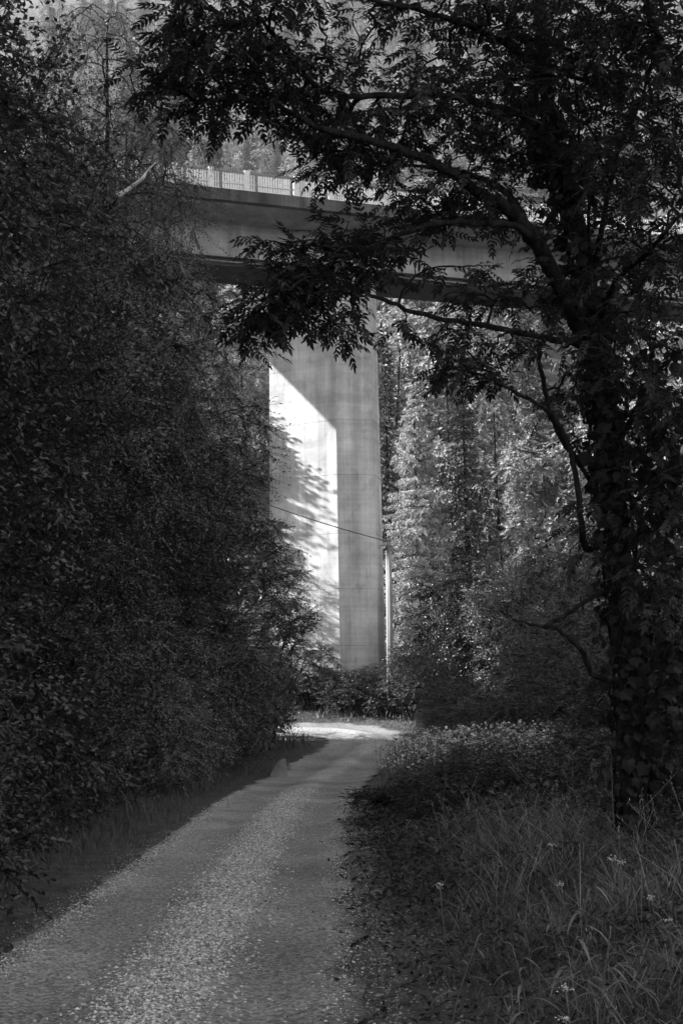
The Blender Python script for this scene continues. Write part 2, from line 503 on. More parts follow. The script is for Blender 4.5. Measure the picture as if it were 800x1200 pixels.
prism_obj('edge_beam', [(-5.82, zt - .02), (-5.503, zt - .02), (-5.503, zt + .363), (-5.3, zt + .363), (-5.3, deck_top), (-5.82, deck_top)], S0, S1, M['fascia'], bridge)
prism_obj('road_surface', [(2.09, zt + .364), (2.09, zt + .42), (-5.29, zt + .42), (-5.29, zt + .364)], S0, S1, M['asphalt'], bridge)
# dark-coloured beam added along the soffit, under the web, with a thin pale flange line
prism_obj('soffit_beam', [(.10, zb - .42), (.10, zb - .36), (.02, zb - .36), (.02, zb - .06), (.12, zb - .06), (.12, zb - .003), (-2.2, zb - .003), (-2.2, zb - .42)], S0, S1, M['dark_soffit'], bridge)
prism_obj('service_pipe', [(.022, zb - .25), (.10, zb - .25), (.10, zb - .19), (.022, zb - .19)], S0, S1, M['steel'], bridge)
# small drain spout in the web (pale against the shade)
# near railing
q0 = 2.36
zr0, zr1 = deck_top, deck_top + .95
def rail_bar(s0, s1, qa, qb, za, zc):
    return prism([(qa, za), (qb, za), (qb, zc), (qa, zc)], s0, s1)
railing = None
mb = MB()
mb.add(*rail_bar(S0, S1, q0 - .035, q0 + .035, zr1 - .10, zr1))
railing = mb.build('railing', M['steel'], bridge, B0)
for za, w in ((zr0 + .36, .05), (zr0 + .10, .05)):
    m_ = MB().add(*rail_bar(S0, S1, q0 - .03, q0 + .03, za, za + w)); m_.build('rail', M['rail_paint'], railing, B0)
def s_of_px(px):
    best = min(np.arange(-30, 60, .01), key=lambda s: abs((lambda v: 400 + 1500 * v.x / -v.z)(CAM_R.transposed() @ (Vector(dk(s, q0, zr0 + .5)) - EYE)) - px))
    return float(best)
s_a = s_of_px(259); s_b = s_of_px(382)
step = (s_b - s_a) / 3
post_bm = MB().add(*rail_bar(-.045, .045, q0 + .036, q0 + .07, zr0 + .002, zr1 + .01)); pv, pf = post_bm.arrays()
post_me = mesh('post', pv - B0, pf, M['steel'])
conc_bm = MB().add(*rail_bar(-.12, .12, q0 - .1, q0 + .1, zr0 + .002, zr1 + .03)); pv, pf = conc_bm.arrays()
conc_me = mesh('pillar', pv - B0, pf, M['rail_paint'])
bal_bm = MB().add(*rail_bar(-.035, .035, q0 - .008, q0 + .008, zr0 + .152, zr1 - .102)); pv, pf = bal_bm.arrays()
bal_me = mesh('baluster', pv - B0, pf, M['rail_paint'])
for i in range(-4, 20):
    o = link('post', post_me, railing); o.location = AX * (s_a + i * step)
    o = link('pillar', conc_me, railing); o.location = AX * (s_of_px(289) + (i) * step) if i > 2 or i < 0 else AX * {0: s_of_px(289), 1: s_of_px(347), 2: s_of_px(388)}[i]
nb = 0
for i in range(-3, 13):
    for k in range(1, 14):
        o = link('baluster', bal_me, railing); o.location = AX * (s_a + (i + k / 14) * step)
pb = MB()
for i in list(range(13, 20)):
    for k in range(1, 14):
        s = s_a + (i + k / 14) * step
        pb.add(*rail_bar(s - .035, s + .035, q0 - .008, q0 + .008, zr0 + .152, zr1 - .102))
tag(pb.build('far_balusters', M['rail_paint'], railing, B0), kind='stuff')

# pier: a many-sided shaft cast in lifts
c0 = np.array([P_corner.x, P_corner.y])
zf = float(base_z(55)) - 1.5
def _d(deg): return np.array([math.cos(math.radians(deg)), math.sin(math.radians(deg))])
PL = [c0, c0 + 1.6 * _d(9)]
PL.append(PL[-1] + 1.3 * _d(75)); PL.append(PL[-1] + 1.3 * _d(120))
Lq = c0 + 3.3 * _d(180 - 26); PL.append(Lq + 2.2 * _d(60)); PL.append(Lq)
PL = np.array(PL); PC = PL.mean(0)
def pier_ring(inset, z):
    k = 1 + (zb - z) * .0022                    # slight batter
    Q = PC + (PL - PC) * (k - inset / 1.9)
    return np.c_[Q, np.full(len(Q), z)]
def loft(rings):
    k = len(rings[0]); V = np.concatenate(rings); F = []
    for i in range(len(rings) - 1):
        for j in range(k):
            a = i * k + j; b = i * k + (j + 1) % k
            F += [(a, b, b + k), (a, b + k, a + k)]
    n = len(rings) - 1
    for j in range(1, k - 1): F += [(0, j + 1, j), (n * k, n * k + j, n * k + j + 1)]
    return V, F
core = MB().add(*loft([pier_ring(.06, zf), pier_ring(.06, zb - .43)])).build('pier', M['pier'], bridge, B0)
lifts = [zf]
for y in (757, 690, 625, 556, 492, 427, 362):
    lifts.append(at(400, y, 55).z)
lifts.append(zb - .425)
for za, zc in zip(lifts[:-1], lifts[1:]):
    g = .002
    MB().add(*loft([pier_ring(.014, za + g), pier_ring(0, za + g + .012), pier_ring(0, zc - g - .012), pier_ring(.014, zc - g)])).build('casting_lift', M['pier'], core, B0)
# drain spout on the web
sp = MB().tube([at(506, 268, 54.9), at(507, 275, 54.7), at(510, 284, 54.6)], [.05, .06, .03], 8)
sp.build('drain_spout', M['rail_paint'], bridge, B0, True)

# ------------------------------------------------------------------ utility pole and cable
pb0 = at(457.5, 775, 51.5); pb0.z = float(ground_z(pb0.x, pb0.y)) - .3
pt = at(455.5, 630, 51.5)
pole = empty('utility_pole', pb0, 'slim wooden utility pole standing right of the bridge pier', 'utility pole')
o0 = np.array(pb0)
MB().tube([pb0, (pb0 + pt) / 2, pt], [.12, .105, .09], 12).build('shaft', M['wood'], pole, o0, True)
cd = Vector((-.13, -.02, 0))
MB().tube([pb0 + cd, pt + cd * .75 - Vector((0, 0, .55))], .045, 8).build('conduit', M['pale_pipe'], pole, o0, True)
MB().tube([pt + Vector((0, 0, -.002)), pt + Vector((0, 0, .06))], [.1, .07], 12).build('cap', M['insulator'], pole, o0, True)
for sx in (-1, 1):
    base = pt + Vector((sx * .05, -.05, -.45)); pth = []
    for k in range(9):
        an = math.pi * (-.15 + 1.15 * k / 8)
        pth.append(base + Vector((sx * (.18 - .18 * math.cos(an) + .02), -.02, .16 * math.sin(an) - .02)))
    MB().tube(pth, .022, 6).build('bracket', M['steel'], pole, o0, True)
for k in range(2):
    zc = pt.z - .12 - .22 * k
    MB().tube([(pt.x, pt.y, zc - .04), (pt.x, pt.y, zc + .04)], .105, 12).build('band', M['steel'], pole, o0, True)
hk = pt + Vector((-.10, -.12, -.16))
A = at(100, 500, 46.0)
c_pts = []
for k in range(31):
    t = k / 30; p = hk.lerp(A, t); p.z -= 1.0 * 4 * t * (1 - t) * .35; c_pts.append(p)
# short drop loop down to the bracket
c_pts = [pt + Vector((-.04, -.12, -.62)), pt + Vector((-.05, -.13, -.4)), pt + Vector((-.10, -.13, -.25))] + c_pts
w = MB().tube(c_pts, .022, 5).build('overhead_cable', M['insulator'])
tag(w, 'thin dark overhead cable sagging across the pier to the pole top', 'cable')

# ------------------------------------------------------------------ tree generator
def frusta(P0, P1, R0, R1, sides=5):
    n = len(P0)
    T = unit(P1 - P0)
    ref = np.where(np.abs(T[:, 2:3]) < .9, np.array([[0, 0, 1.0]]), np.array([[1.0, 0, 0]]))
    u = unit(np.cross(T, ref)); w = np.cross(T, u)
    an = np.arange(sides) / sides * 2 * math.pi
    ring = np.cos(an)[None, :, None] * u[:, None] + np.sin(an)[None, :, None] * w[:, None]
    A = P0[:, None] + ring * R0[:, None, None]; Bq = P1[:, None] + ring * R1[:, None, None]
    V = np.concatenate([A, Bq], 1).reshape(-1, 3)
    b = (np.arange(n) * 2 * sides)[:, None]
    F = []
    for k in range(sides):
        q = (k + 1) % sides
        F += [b + np.array([k, q, q + sides]), b + np.array([k, q + sides, k + sides])]
    return V, np.concatenate(F, 1).reshape(-1, 3)

def grow(nodes, pts, tip_r, sag=.12, mid=3, wobble=.08, expo=2.2):
    """join every clump point to the nearest limb node with a bent branch; radii by the pipe rule"""
    nodes = [np.asarray(p, float) for p in nodes]; parent = [-1] + list(range(len(nodes) - 1))
    fixed = len(nodes)
    pts = np.asarray(pts)
    N0 = np.array(nodes)
    dmin = np.array([np.linalg.norm(N0 - p, axis=1).min() for p in pts])
    order = np.argsort(dmin)
    arr = np.zeros((len(nodes) + len(pts) * mid, 3)); arr[:len(nodes)] = N0; cnt = len(nodes)
    tips = np.zeros(len(pts), int)
    for k in order:
        p = pts[k]
        dv = p - arr[:cnt]; dist = np.linalg.norm(dv, axis=1)
        cost = dist + .25 * np.clip(-dv[:, 2], 0, None)
        j = int(cost.argmin()); q = arr[j]; L = dist[j]
        last = j
        for i in range(1, mid + 1):
            t = i / mid
            r = q + (p - q) * t
            if i < mid:
                r = r + rng.normal(size=3) * wobble * L * .5 + np.array([0, 0, sag * L * 4 * t * (1 - t) * .5])
            arr[cnt] = r; parent.append(last); last = cnt; cnt += 1
        tips[k] = last
    par = np.array(parent)
    w = np.zeros(cnt); w[tips] += tip_r ** expo
    for i in range(cnt - 1, 0, -1):
        if w[i] == 0: w[i] = tip_r ** expo * .5
        w[par[i]] += w[i]
    r = w ** (1 / expo)
    return arr[:cnt], par, r, tips, fixed

def ell_points(n, c, rad, shell=.5):
    d = rand_unit(n); u = rng.random(n) ** (shell)
    return np.asarray(c) + d * (u ** (1 / 1.5))[:, None] * np.asarray(rad)

def spray_leaves(C, Dr, n_tw, n_lf, tw_len, L, W, droop=.25, spread=1.0, fine=False, mb_twig=None, twig_r=.004, flat=.5, up=.8, turn=.8, nz=.4):
    """twigs radiating from clump points carrying alternate leaves"""
    n = len(C); OUT = unit((C - C.mean(0)) * np.array([1, 1, .3]))
    base = np.repeat(C, n_tw, 0); dd = np.repeat(Dr, n_tw, 0)
    td = unit(dd * .8 + rng.normal(size=base.shape) * spread * np.array([1, 1, flat]))
    td[:, 2] -= droop * .5; td = unit(td)
    tl = tw_len * (.6 + .7 * rng.random(len(base)))
    if mb_twig is not None:
        e = base + td * tl[:, None]; e[:, 2] -= droop * tl * .3
        mb_twig.add(*frusta(base, e, np.full(len(base), twig_r), np.full(len(base), twig_r * .4), 3))
    t = (np.arange(n_lf) + .6) / n_lf
    P = base[:, None] + td[:, None] * (tl[:, None] * t[None])[..., None]
    P[..., 2] -= droop * .3 * tl[:, None] * t[None] ** 2
    side = unit(np.cross(td, np.array([0, 0, 1.0]) + .3 * rng.normal(size=td.shape)))
    sg = np.where(np.arange(n_lf) % 2 == 0, 1, -1)
    ld = td[:, None] * .75 + side[:, None] * sg[None, :, None] * .8 + rng.normal(size=P.shape) * .3
    ld[..., 2] -= droop * .6
    nr = np.array([0, 0, up]) + rng.normal(size=P.shape) * nz + turn * unit(P - np.repeat(C, n_tw, 0)[:, None]) + turn * .5 * np.repeat(OUT, n_tw, 0)[:, None]
    P = P.reshape(-1, 3); ld = ld.reshape(-1, 3); nr = nr.reshape(-1, 3)
    s = .7 + .55 * rng.random(len(P))
    return leaves(P, ld, nr, L * s, W * s, .2, fine)

def make_broadleaf(name, trunk, blobs, tip_r, n_tw, n_lf, tw_len, L, W, leafm, barkm, droop=.25, spread=1., sag=.12, flat=.5, fine=False, trunk_min=.03, shell=.5, extra_stems=(), turn=.8, nz=.4):
    """tree in its own space, base at the origin: trunk (with branches) and crown parts; returns the two meshes"""
    pts = np.concatenate([ell_points(n, c, r, shell) for c, r, n in blobs])
    pts = pts[pts[:, 2] > .1]
    tr = catmull(trunk, 4)
    nodes, par, rad, tips, fx = grow(tr, pts, tip_r, sag)
    rad = np.maximum(rad, tip_r * .6)
    rad[:fx] = np.maximum(rad[:fx], trunk_min * np.linspace(1, .3, fx))
    m = MB()
    m.tube(nodes[:fx], rad[:fx] * (1 + .5 * np.exp(-np.arange(fx) / 1.2)), 8)
    e = np.arange(fx, len(nodes))
    m.add(*frusta(nodes[par[e]], nodes[e], np.minimum(rad[par[e]], rad[e] * 1.35), rad[e], 5))
    for s in extra_stems: m.tube(catmull(s, 4), np.linspace(.03, .01, 4 * (len(s) - 1) + 1), 5)
    c = MB()
    dirs = unit(nodes[tips] - nodes[par[tips]])
    c.add(*spray_leaves(nodes[tips], dirs, n_tw, n_lf, tw_len, L, W, droop, spread, fine, m, tip_r * .6, flat, turn=turn, nz=nz))
    tv, tf = m.arrays(); cv, cf = c.arrays()
    return mesh(name + '_trunk', tv, tf, barkm, True), mesh(name + '_crown', cv, cf, leafm)

def plant(name, meshes, loc, rz, sc, label, cat, group=None, crown='crown', stem='trunk', lean=(0, 0), tonev=None):
    r = empty(name, loc, label, cat, group)
    r.rotation_euler = (lean[0], lean[1], rz); r.scale = (sc, sc, sc) if not isinstance(sc, tuple) else sc
    link(stem, meshes[0], r)
    o = link(crown, meshes[1], r); o['kind'] = 'stuff'
    if tonev:                                   # same crown in another species' leaf colour
        o.material_slots[0].link = 'OBJECT'; o.material_slots[0].material = M[tonev]
    return r

def gp(px, D, dz=0.0):
    x = (px - 400) / 1500.0 * D
    return (x, D, float(ground_z(x, D)) + dz)

# ------------------------------------------------------------------ species (each with its own base at the origin)
SP = {}
# tall roadside trees, ~13 m, dense to the ground on the road side
SP['broad'] = make_broadleaf('broadleaf', [(0, 0, -.3), (.1, 0, 2), (-.1, .1, 5), (.15, 0, 8), (0, .1, 11)],
    [((0, 0, 9.6), (2.6, 2.6, 3.2), 150), ((1.6, -.6, 6.4), (2.4, 2.4, 2.4), 150), ((-1.4, .8, 6.4), (2.4, 2.4, 2.4), 110), ((.8, .6, 3.4), (2.7, 2.7, 2.0), 150)],
    .007, 10, 10, .6, .09, .052, M['left_leaf'], M['bark'], .35)
SP['broad2'] = make_broadleaf('broadleaf', [(0, 0, -.3), (-.2, .1, 2), (.2, .1, 5), (.1, -.2, 8.2), (.3, 0, 11.5)],
    [((.3, 0, 10), (2.2, 2.2, 3.0), 140), ((-1.2, -1.0, 7), (2.1, 2.3, 2.2), 120), ((1.5, .9, 6.2), (2.2, 2.2, 2.4), 120), ((0, -.6, 3.4), (2.6, 2.6, 2.2), 150)],
    .007, 10, 10, .62, .085, .046, M['left_leaf'], M['bark'], .35)
SP['willow'] = make_broadleaf('willow', [(0, 0, -.3), (.2, 0, 1.5), (.5, .2, 4), (.7, .1, 7), (1.1, 0, 9.5)],
    [((.8, 0, 8.2), (2.3, 2.3, 2.6), 170), ((1.7, -.6, 5.2), (2.0, 2.0, 2.0), 140), ((-.7, .5, 5.4), (2.0, 2.0, 2.2), 120), ((.6, -.3, 2.6), (2.3, 2.3, 1.9), 150)],
    .006, 9, 11, .68, .095, .034, M['willow_leaf'], M['bark'], .3)
SP['birch'] = make_broadleaf('birch', [(0, 0, -.3), (.1, 0, 4), (-.1, .1, 9), (.1, 0, 13), (.2, .1, 16.5)],
    [((.1, 0, 13.2), (2.0, 2.0, 4.2), 280), ((.4, -.4, 9.2), (2.6, 2.4, 2.6), 240), ((-.2, .3, 6.4), (2.2, 2.2, 2.0), 110)],
    .006, 9, 12, .8, .055, .042, M['birch_leaf'], M['bark'], .9, .8)
SP['shrub'] = make_broadleaf('shrub', [(0, 0, -.2), (.1, 0, .6), (-.1, .1, 1.4), (.1, 0, 2.4)],
    [((0, 0, 1.9), (1.7, 1.7, 1.5), 170), ((.6, -.4, 1.0), (1.5, 1.5, .9), 90), ((-.6, .4, 1.1), (1.5, 1.5, 1.0), 90)],
    .005, 10, 11, .42, .07, .038, M['bush_leaf'], M['bark'], .3)
SP['shrub2'] = make_broadleaf('shrub', [(0, 0, -.2), (-.1, 0, .6), (.1, .1, 1.6), (0, 0, 3.0)],
    [((0, 0, 2.3), (1.4, 1.4, 1.6), 150), ((.5, .4, 1.1), (1.6, 1.6, 1.1), 110), ((-.5, -.5, 1.0), (1.6, 1.6, .9), 110)],
    .005, 10, 12, .45, .07, .024, M['willow_leaf'], M['bark'], .3)
SP['shrub3'] = make_broadleaf('shrub', [(0, 0, -.2), (.1, 0, .7), (-.1, -.1, 1.5), (.1, .1, 2.7)],
    [((0, 0, 2.2), (1.3, 1.3, 1.2), 60), ((.8, .3, 1.1), (1.1, 1.1, .9), 45), ((-.7, -.4, 1.2), (1.2, 1.2, .9), 45)],
    .006, 10, 9, .5, .09, .05, M['bush_leaf'], M['bark'], .5)
SP['hill'] = make_broadleaf('hill_tree', [(0, 0, -.5), (.1, 0, 4), (-.1, .1, 8), (.2, 0, 13)],
    [((0, 0, 11.5), (3.0, 3.0, 4.0), 48), ((1.4, -.6, 7), (3.0, 2.8, 2.8), 30), ((-1.4, .6, 6.5), (2.9, 2.8, 2.8), 30), ((0, 0, 3.2), (2.6, 2.6, 2.4), 18)],
    .014, 16, 10, .85, .22, .15, M['hill_leaf'], M['bark'], .35, shell=.2, turn=1.8, nz=.25, flat=.8)
SP['hill2'] = make_broadleaf('hill_tree', [(0, 0, -.5), (-.2, 0, 4), (.2, .1, 9), (0, 0, 15)],
    [((0, 0, 13), (2.3, 2.3, 4.2), 44), ((.8, .6, 8), (2.7, 2.7, 2.8), 34), ((-.9, -.6, 6.2), (2.5, 2.5, 2.6), 26)],
    .014, 16, 10, .8, .20, .12, M['hill_leaf'], M['bark'], .6, shell=.2, turn=1.8, nz=.25, flat=.8)

def make_spruce(H, R, whorl, nbr, tw_step, nd, nl, nw, leafm, hang=.5, bare=.06):
    trunk = MB().tube([(0, 0, -.5), (0, 0, H * .5), (.0, 0, H)], [H * .011, H * .007, .01], 8)
    C = MB()
    h = H * bare
    while h < H * .985:
        f = h / H
        n = nbr if f < .8 else max(4, nbr - 2)
        for k in range(n):
            az = 2 * math.pi * (k + rng.random() * .8) / n + h * 1.7
            L = R * (1 - f) ** .78 * (.75 + .4 * rng.random()) + .12
            out = np.array([math.cos(az), math.sin(az), 0.]); sd = np.array([-out[1], out[0], 0.])
            m = max(3, int(L / tw_step))
            t = (np.arange(m) + .5) / m
            rise = .25 if f > .7 else -.1
            spine = lambda q: np.array([0, 0, h]) + out * (L * q)[:, None] + np.array([0, 0, 1.]) * (L * (rise * q - .42 * q ** 2 * (1 - .4 * f) + .22 * q ** 4))[:, None]
            S = spine(t)
            ts = np.linspace(0, 1, 4); sp_ = spine(ts)
            trunk.add(*frusta(sp_[:-1], sp_[1:], (.006 * L + .006) * (1.1 - ts[:-1]), (.006 * L + .006) * (1.1 - ts[1:]), 3))
            # side twigs
            for sg in (-1, 1):
                tl = (.32 * L * (1 - t) ** .6 + .12) * (.7 + .5 * rng.random(m))
                td = unit(out * .55 + sd * sg * .8 + np.array([0, 0, -hang]) + .15 * rng.normal(size=(m, 3)))
                q = (np.arange(nd) + .3) / nd
                P = (S[:, None] + td[:, None] * (tl[:, None] * q[None])[..., None])
                P[..., 2] -= hang * .25 * tl[:, None] * q[None] ** 2
                ld = td[:, None] + rng.normal(size=P.shape) * .45; ld[..., 2] -= .15 * hang
                nr = np.array([0, 0, .7]) + out * .8 + rng.normal(size=P.shape) * .3
                P = P.reshape(-1, 3)
                C.add(*leaves(P, ld.reshape(-1, 3), nr.reshape(-1, 3), nl * (.7 + .5 * rng.random(len(P))), nw, .3))
        h += whorl * (.7 + .5 * rng.random()) * (1 if f < .7 else .75)
    tv, tf = trunk.arrays(); cv, cf = C.arrays()
    return mesh('spruce_trunk', tv, tf, M['bark'], True), mesh('spruce_crown', cv, cf, leafm)
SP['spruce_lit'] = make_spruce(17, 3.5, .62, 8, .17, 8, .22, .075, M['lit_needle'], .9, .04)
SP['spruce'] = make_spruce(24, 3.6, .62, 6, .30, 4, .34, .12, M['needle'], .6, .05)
SP['spruce_far'] = make_spruce(22, 3.0, .8, 6, .45, 3, .55, .2, M['needle'], .4, .06)
SP['spruce_far2'] = make_spruce(26, 3.4, .9, 6, .5, 3, .6, .22, M['hill_leaf'], .4, .06)

# ------------------------------------------------------------------ left bank trees
LG = 'trees and shrubs lining the left bank'
def lt(kind, x, y, rz, sc, label, cat='tree', name='broadleaf_tree', stem='trunk'):
    z = float(ground_z(x, y))
    tv_ = {0: None, 1: 'deep_leaf', 2: 'pale_leaf'}[int(rng.choice(3, p=[.4, .35, .25]))] if kind not in ('birch', 'shrub3') else None
    return plant(name, SP[kind], (x, y, z), rz, sc, label, cat, LG, stem=stem, tonev=tv_)
lt('broad', -6.0, 5.5, .4, 1.05, 'leafy roadside tree at the far left edge, nearest to the viewer')
lt('broad2', -6.3, 11.0, 2.1, 1.0, 'dark broad-leaved tree filling the upper left corner')
lt('broad', -6.2, 16.0, 4.2, 1.08, 'dense dark tree at the left edge, half way up the picture')
lt('broad2', -6.6, 21.5, .9, .98, 'broad-leaved tree between the upper left corner tree and the birch')
lt('birch', -5.25, 27.5, 1.2, 1.05, 'fine-leaved birch with a pale bare branch, left of the railing', name='birch_tree')
lt('birch', -5.35, 31.5, 4.0, 1.0, 'second fine-leaved birch, right up against the visible end of the railing', name='birch_tree')
lt('willow', -5.0, 29.5, 3.0, 1.12, 'feathery narrow-leaved tree in the middle of the left bank', name='willow_tree')
lt('willow', -5.0, 34.0, 5.9, 1.06, 'narrow-leaved tree whose crown reaches out in front of the pier', name='willow_tree')
lt('broad', -6.6, 33.0, 5.0, 1.0, 'dense tree behind the narrow-leaved tree by the pier')
lt('broad2', -4.15, 42.0, 2.8, .86, 'rounded tree beside the lower left edge of the pier')
lt('willow', -4.9, 20.5, 4.9, .78, 'low narrow-leaved tree rising behind the left verge shrubs', name='willow_tree')
lt('broad', -5.4, 30.5, 1.7, .72, 'rounded mid-height tree under the second birch')
lt('willow', -5.0, 38.0, 2.4, .9, 'narrow-leaved tree between the rounded tree and the reaching one', name='willow_tree')
lt('broad', -8.5, 43.5, 3.3, 1.0, 'tall tree deep in the left bank behind the bend')
lt('broad2', -7.6, 26.0, 1.9, 1.1, 'dark tree behind the birch on the left bank')
for kind, x, y, rz, sc, lab in [
    ('shrub', -4.3, 9.6, .3, .95, 'dark shrub at the left edge just above the near verge'),
    ('shrub2', -4.9, 13.0, 1.3, 1.0, 'narrow-leaved shrub above the verge, second along the left bank'),
    ('shrub3', -5.2, 16.3, 2.9, 1.1, 'broad-leaved shrub third along the left bank above the grass'),
    ('shrub2', -4.9, 20.0, 4.0, 1.05, 'narrow-leaved shrub half way along the left verge'),
    ('shrub3', -5.1, 24.0, 5.1, 1.15, 'rounded shrub overhanging the middle of the left verge'),
    ('shrub2', -4.7, 28.5, .8, 1.2, 'pale narrow-leaved shrub where the left verge narrows'),
    ('shrub', -4.7, 33.0, 2.2, 1.2, 'shrub hanging over the grass before the bend'),
    ('shrub2', -4.7, 37.2, 3.0, 1.3, 'tall shrub behind the tilted stone before the bend'),
    ('shrub', -4.5, 41.2, 4.4, 1.25, 'shrub standing at the inside of the bend'),
    ('shrub2', -4.0, 44.5, .5, 1.25, 'bushy shrub leaning towards the pier at the bend')]:
    lt(kind, x, y, rz, sc, lab, 'shrub', 'roadside_shrub', 'stem')
# hazel with an open head in front of the pier foot
haz = make_broadleaf('hazel', [(0, 0, -.2), (.1, 0, 1.5), (.3, 0, 3), (.7, 0, 4)],
    [((.65, 0, 4.0), (.85, .85, .85), 75), ((.1, 0, 2.6), (.8, .8, 1.2), 50), ((.0, 0, 1.2), (.8, .8, .9), 40)], .006, 5, 7, .4, .1, .065, M['bush_leaf'], M['bark'], .3)
plant('hazel_bush', haz, (-2.5, 45.3, float(ground_z(-2.5, 45.3))), 0, (1, 1, 1.05), 'round-headed hazel bush sticking out in front of the pier foot', 'bush', LG, stem='stem')
# trees beyond the bend that dapple the pier
for x, y, rz, sc, k, lab in [(-9.0, 59.05, 0, 1.0, 'hill', 'round-crowned tree behind the left bank, beyond the bridge'),
                             (-13.0, 59.5, .2, 1.1, 'hill', 'round-crowned tree left of its twin beyond the bridge'),
                             (-17.0, 59.9, -.2, 1.2, 'hill', 'tall round-crowned tree furthest left beyond the bridge'),
                             (-8.0, 54.6, 2.3, .68, 'broad2', 'small tree behind the bend, left of the pier')]:
    lt(k, x, y, rz, sc, lab)

# the pale bare birch branch
bb = MB().tube(catmull([at(137, 230, 26.2), at(150, 222, 26.2), at(167, 209, 26.1), at(172, 201, 26.1), at(183, 190, 26)], 4), np.linspace(.055, .012, 17), 7)
bo = [o for o in bpy.data.objects if o.name.startswith('birch_tree')][0]
brn = bb.build('bare_branch', M['birch_bark'], None, (0, 0, 0), True)
bpy.context.view_layer.update()
brn.parent = bo; brn.matrix_parent_inverse = bo.matrix_world.inverted()
brn['label'] = 'pale bare broken branch'

# ------------------------------------------------------------------ background forest
def bgt(kind, x, y, rz, sc, label, cat, name, group=None):
    return plant(name, SP[kind], (x, y, float(ground_z(x, y)) - .3), rz, sc, label, cat, group)
def xp(px, D): return (px - 400) / 1500 * D
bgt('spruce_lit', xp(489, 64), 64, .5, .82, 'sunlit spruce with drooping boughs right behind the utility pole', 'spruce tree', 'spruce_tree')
MIDG = 'forest trees between the pier and the vine-clad tree'
for kind, px, D, rz, sc, lab, cat, nm in [
    ('hill', 470, 82, .3, 1.2, 'leafy tree rising beside the right edge of the pier', 'tree', 'forest_tree'),
    ('hill2', 530, 78, 1.3, 1.15, 'pale sunlit leafy tree above the sunlit spruce', 'tree', 'forest_tree'),
    ('spruce', 548, 70, 2.0, .68, 'dark spruce right of the sunlit spruce', 'spruce tree', 'spruce_tree'),
    ('hill2', 585, 72, 4.0, .9, 'sunlit leafy tree in the gap left of the hanging bough', 'tree', 'forest_tree'),
    ('spruce', 625, 75, 3.0, .8, 'dark spruce left of the vine-clad tree', 'spruce tree', 'spruce_tree'),
    ('hill', 640, 66, 5.0, .75, 'leafy tree glimpsed behind the hanging bare bough', 'tree', 'forest_tree'),
    ('spruce', 690, 70, 1.0, .9, 'spruce behind the trunk of the vine-clad tree', 'spruce tree', 'spruce_tree'),
    ('hill', 745, 64, 2.0, .9, 'sunlit tree seen through the vines at the right edge', 'tree', 'forest_tree'),
    ('spruce', 455, 70, 2.6, .72, 'dark spruce close behind the pier and the sunlit spruce', 'spruce tree', 'spruce_tree'),
    ('hill2', 790, 72, 3.3, 1.0, 'leafy tree at the right edge beyond the vines', 'tree', 'forest_tree'),
    ('spruce', 500, 88, 4.6, 1.05, 'tall spruce under the bridge girder', 'spruce tree', 'spruce_tree'),
    ('hill', 570, 90, .7, 1.15, 'large leafy tree under the bridge girder', 'tree', 'forest_tree')]:
    bgt(kind, xp(px, D), D, rz, sc, lab, cat, nm, MIDG)
# hillside: jittered rows
cnt = {'spruce_far': 0, 'spruce_far2': 0, 'hill': 0, 'hill2': 0}
LAB = {'spruce_far': ('dark spruce among the forest on the hillside', 'spruce tree', 'hillside_spruce', 'spruces on the hillside'),
       'spruce_far2': ('pale spruce among the forest on the hillside', 'spruce tree', 'hillside_spruce', 'pale spruces on the hillside'),
       'hill': ('round leafy tree in the forest on the hillside', 'tree', 'hillside_tree', 'leafy trees on the hillside'),
       'hill2': ('slender upright leafy tree in the forest on the hillside', 'tree', 'hillside_tree', 'slender leafy trees on the hillside')}
D = 97.0
while D < 345:
    stepx = 6.2 + D * .012
    x = -.24 * D + rng.random() * 4
    while x < .30 * D:
        yy = D + rng.normal() * 1.8
        pxx = 400 + 1500 * x / yy
        if rng.random() < .93 and not (252 < pxx < 335 and 100 < yy < 158):
            k = rng.choice(['spruce_far', 'spruce_far2', 'hill', 'hill2'], p=[.32, .2, .28, .2])
            la, ca, nm, gr = LAB[k]
            bgt(str(k), x, yy, rng.random() * 6.28, .7 + .45 * rng.random(), la, ca, nm, gr)
        x += stepx * (.8 + .5 * rng.random())
    D += 9 + D * .035
for kind, px, D_, sc, lab, nm in [('spruce', 290, 150, .50, 'dark pointed spruce rising straight above the bridge railing', 'spruce_tree'),
                               ('spruce_lit', 272, 146, .42, 'small pale spruce just above the left end of the railing', 'spruce_tree'),
                               ('spruce_lit', 309, 148, .50, 'pale young spruce right of the dark one above the railing', 'spruce_tree'),
                               ('spruce', 328, 156, .48, 'second dark spruce above the railing, beside the overhanging leaves', 'spruce_tree')]:
    bgt(kind, xp(px, D_), D_, 1.0 + px, sc, lab, 'spruce tree', nm, 'spruces just above the railing')
# brush between the trees on the hill: one mass
def brush(n, xr, yr, h, L, W, mat, name, label, fn=None, zoff=0):
    x = rng.uniform(*xr, n); y = rng.uniform(*yr, n)
    if fn is not None:
        k = fn(x, y); x, y = x[k], y[k]
    n = len(x)
    z = ground_z(x, y) + h * rng.random(n) ** 1.2 + zoff
    V, F = leaves(np.stack([x, y, z], 1), rand_unit(n) + np.array([0, 0, .2]), np.array([0, -.3, .8]) + rng.normal(size=(n, 3)) * .6, L * (.6 + .8 * rng.random(n)), W * (.6 + .8 * rng.random(n)))
    return tag(MB().add(V, F).build(name, mat), label, 'undergrowth', kind='stuff')
brush(70000, (-80, 105), (66, 340), 1.6, 1.0, .6, M['bush_leaf'], 'hillside_undergrowth', 'low brush covering the hillside between the trees', lambda x, y: np.abs(x - .03 * y) < .3 * y)

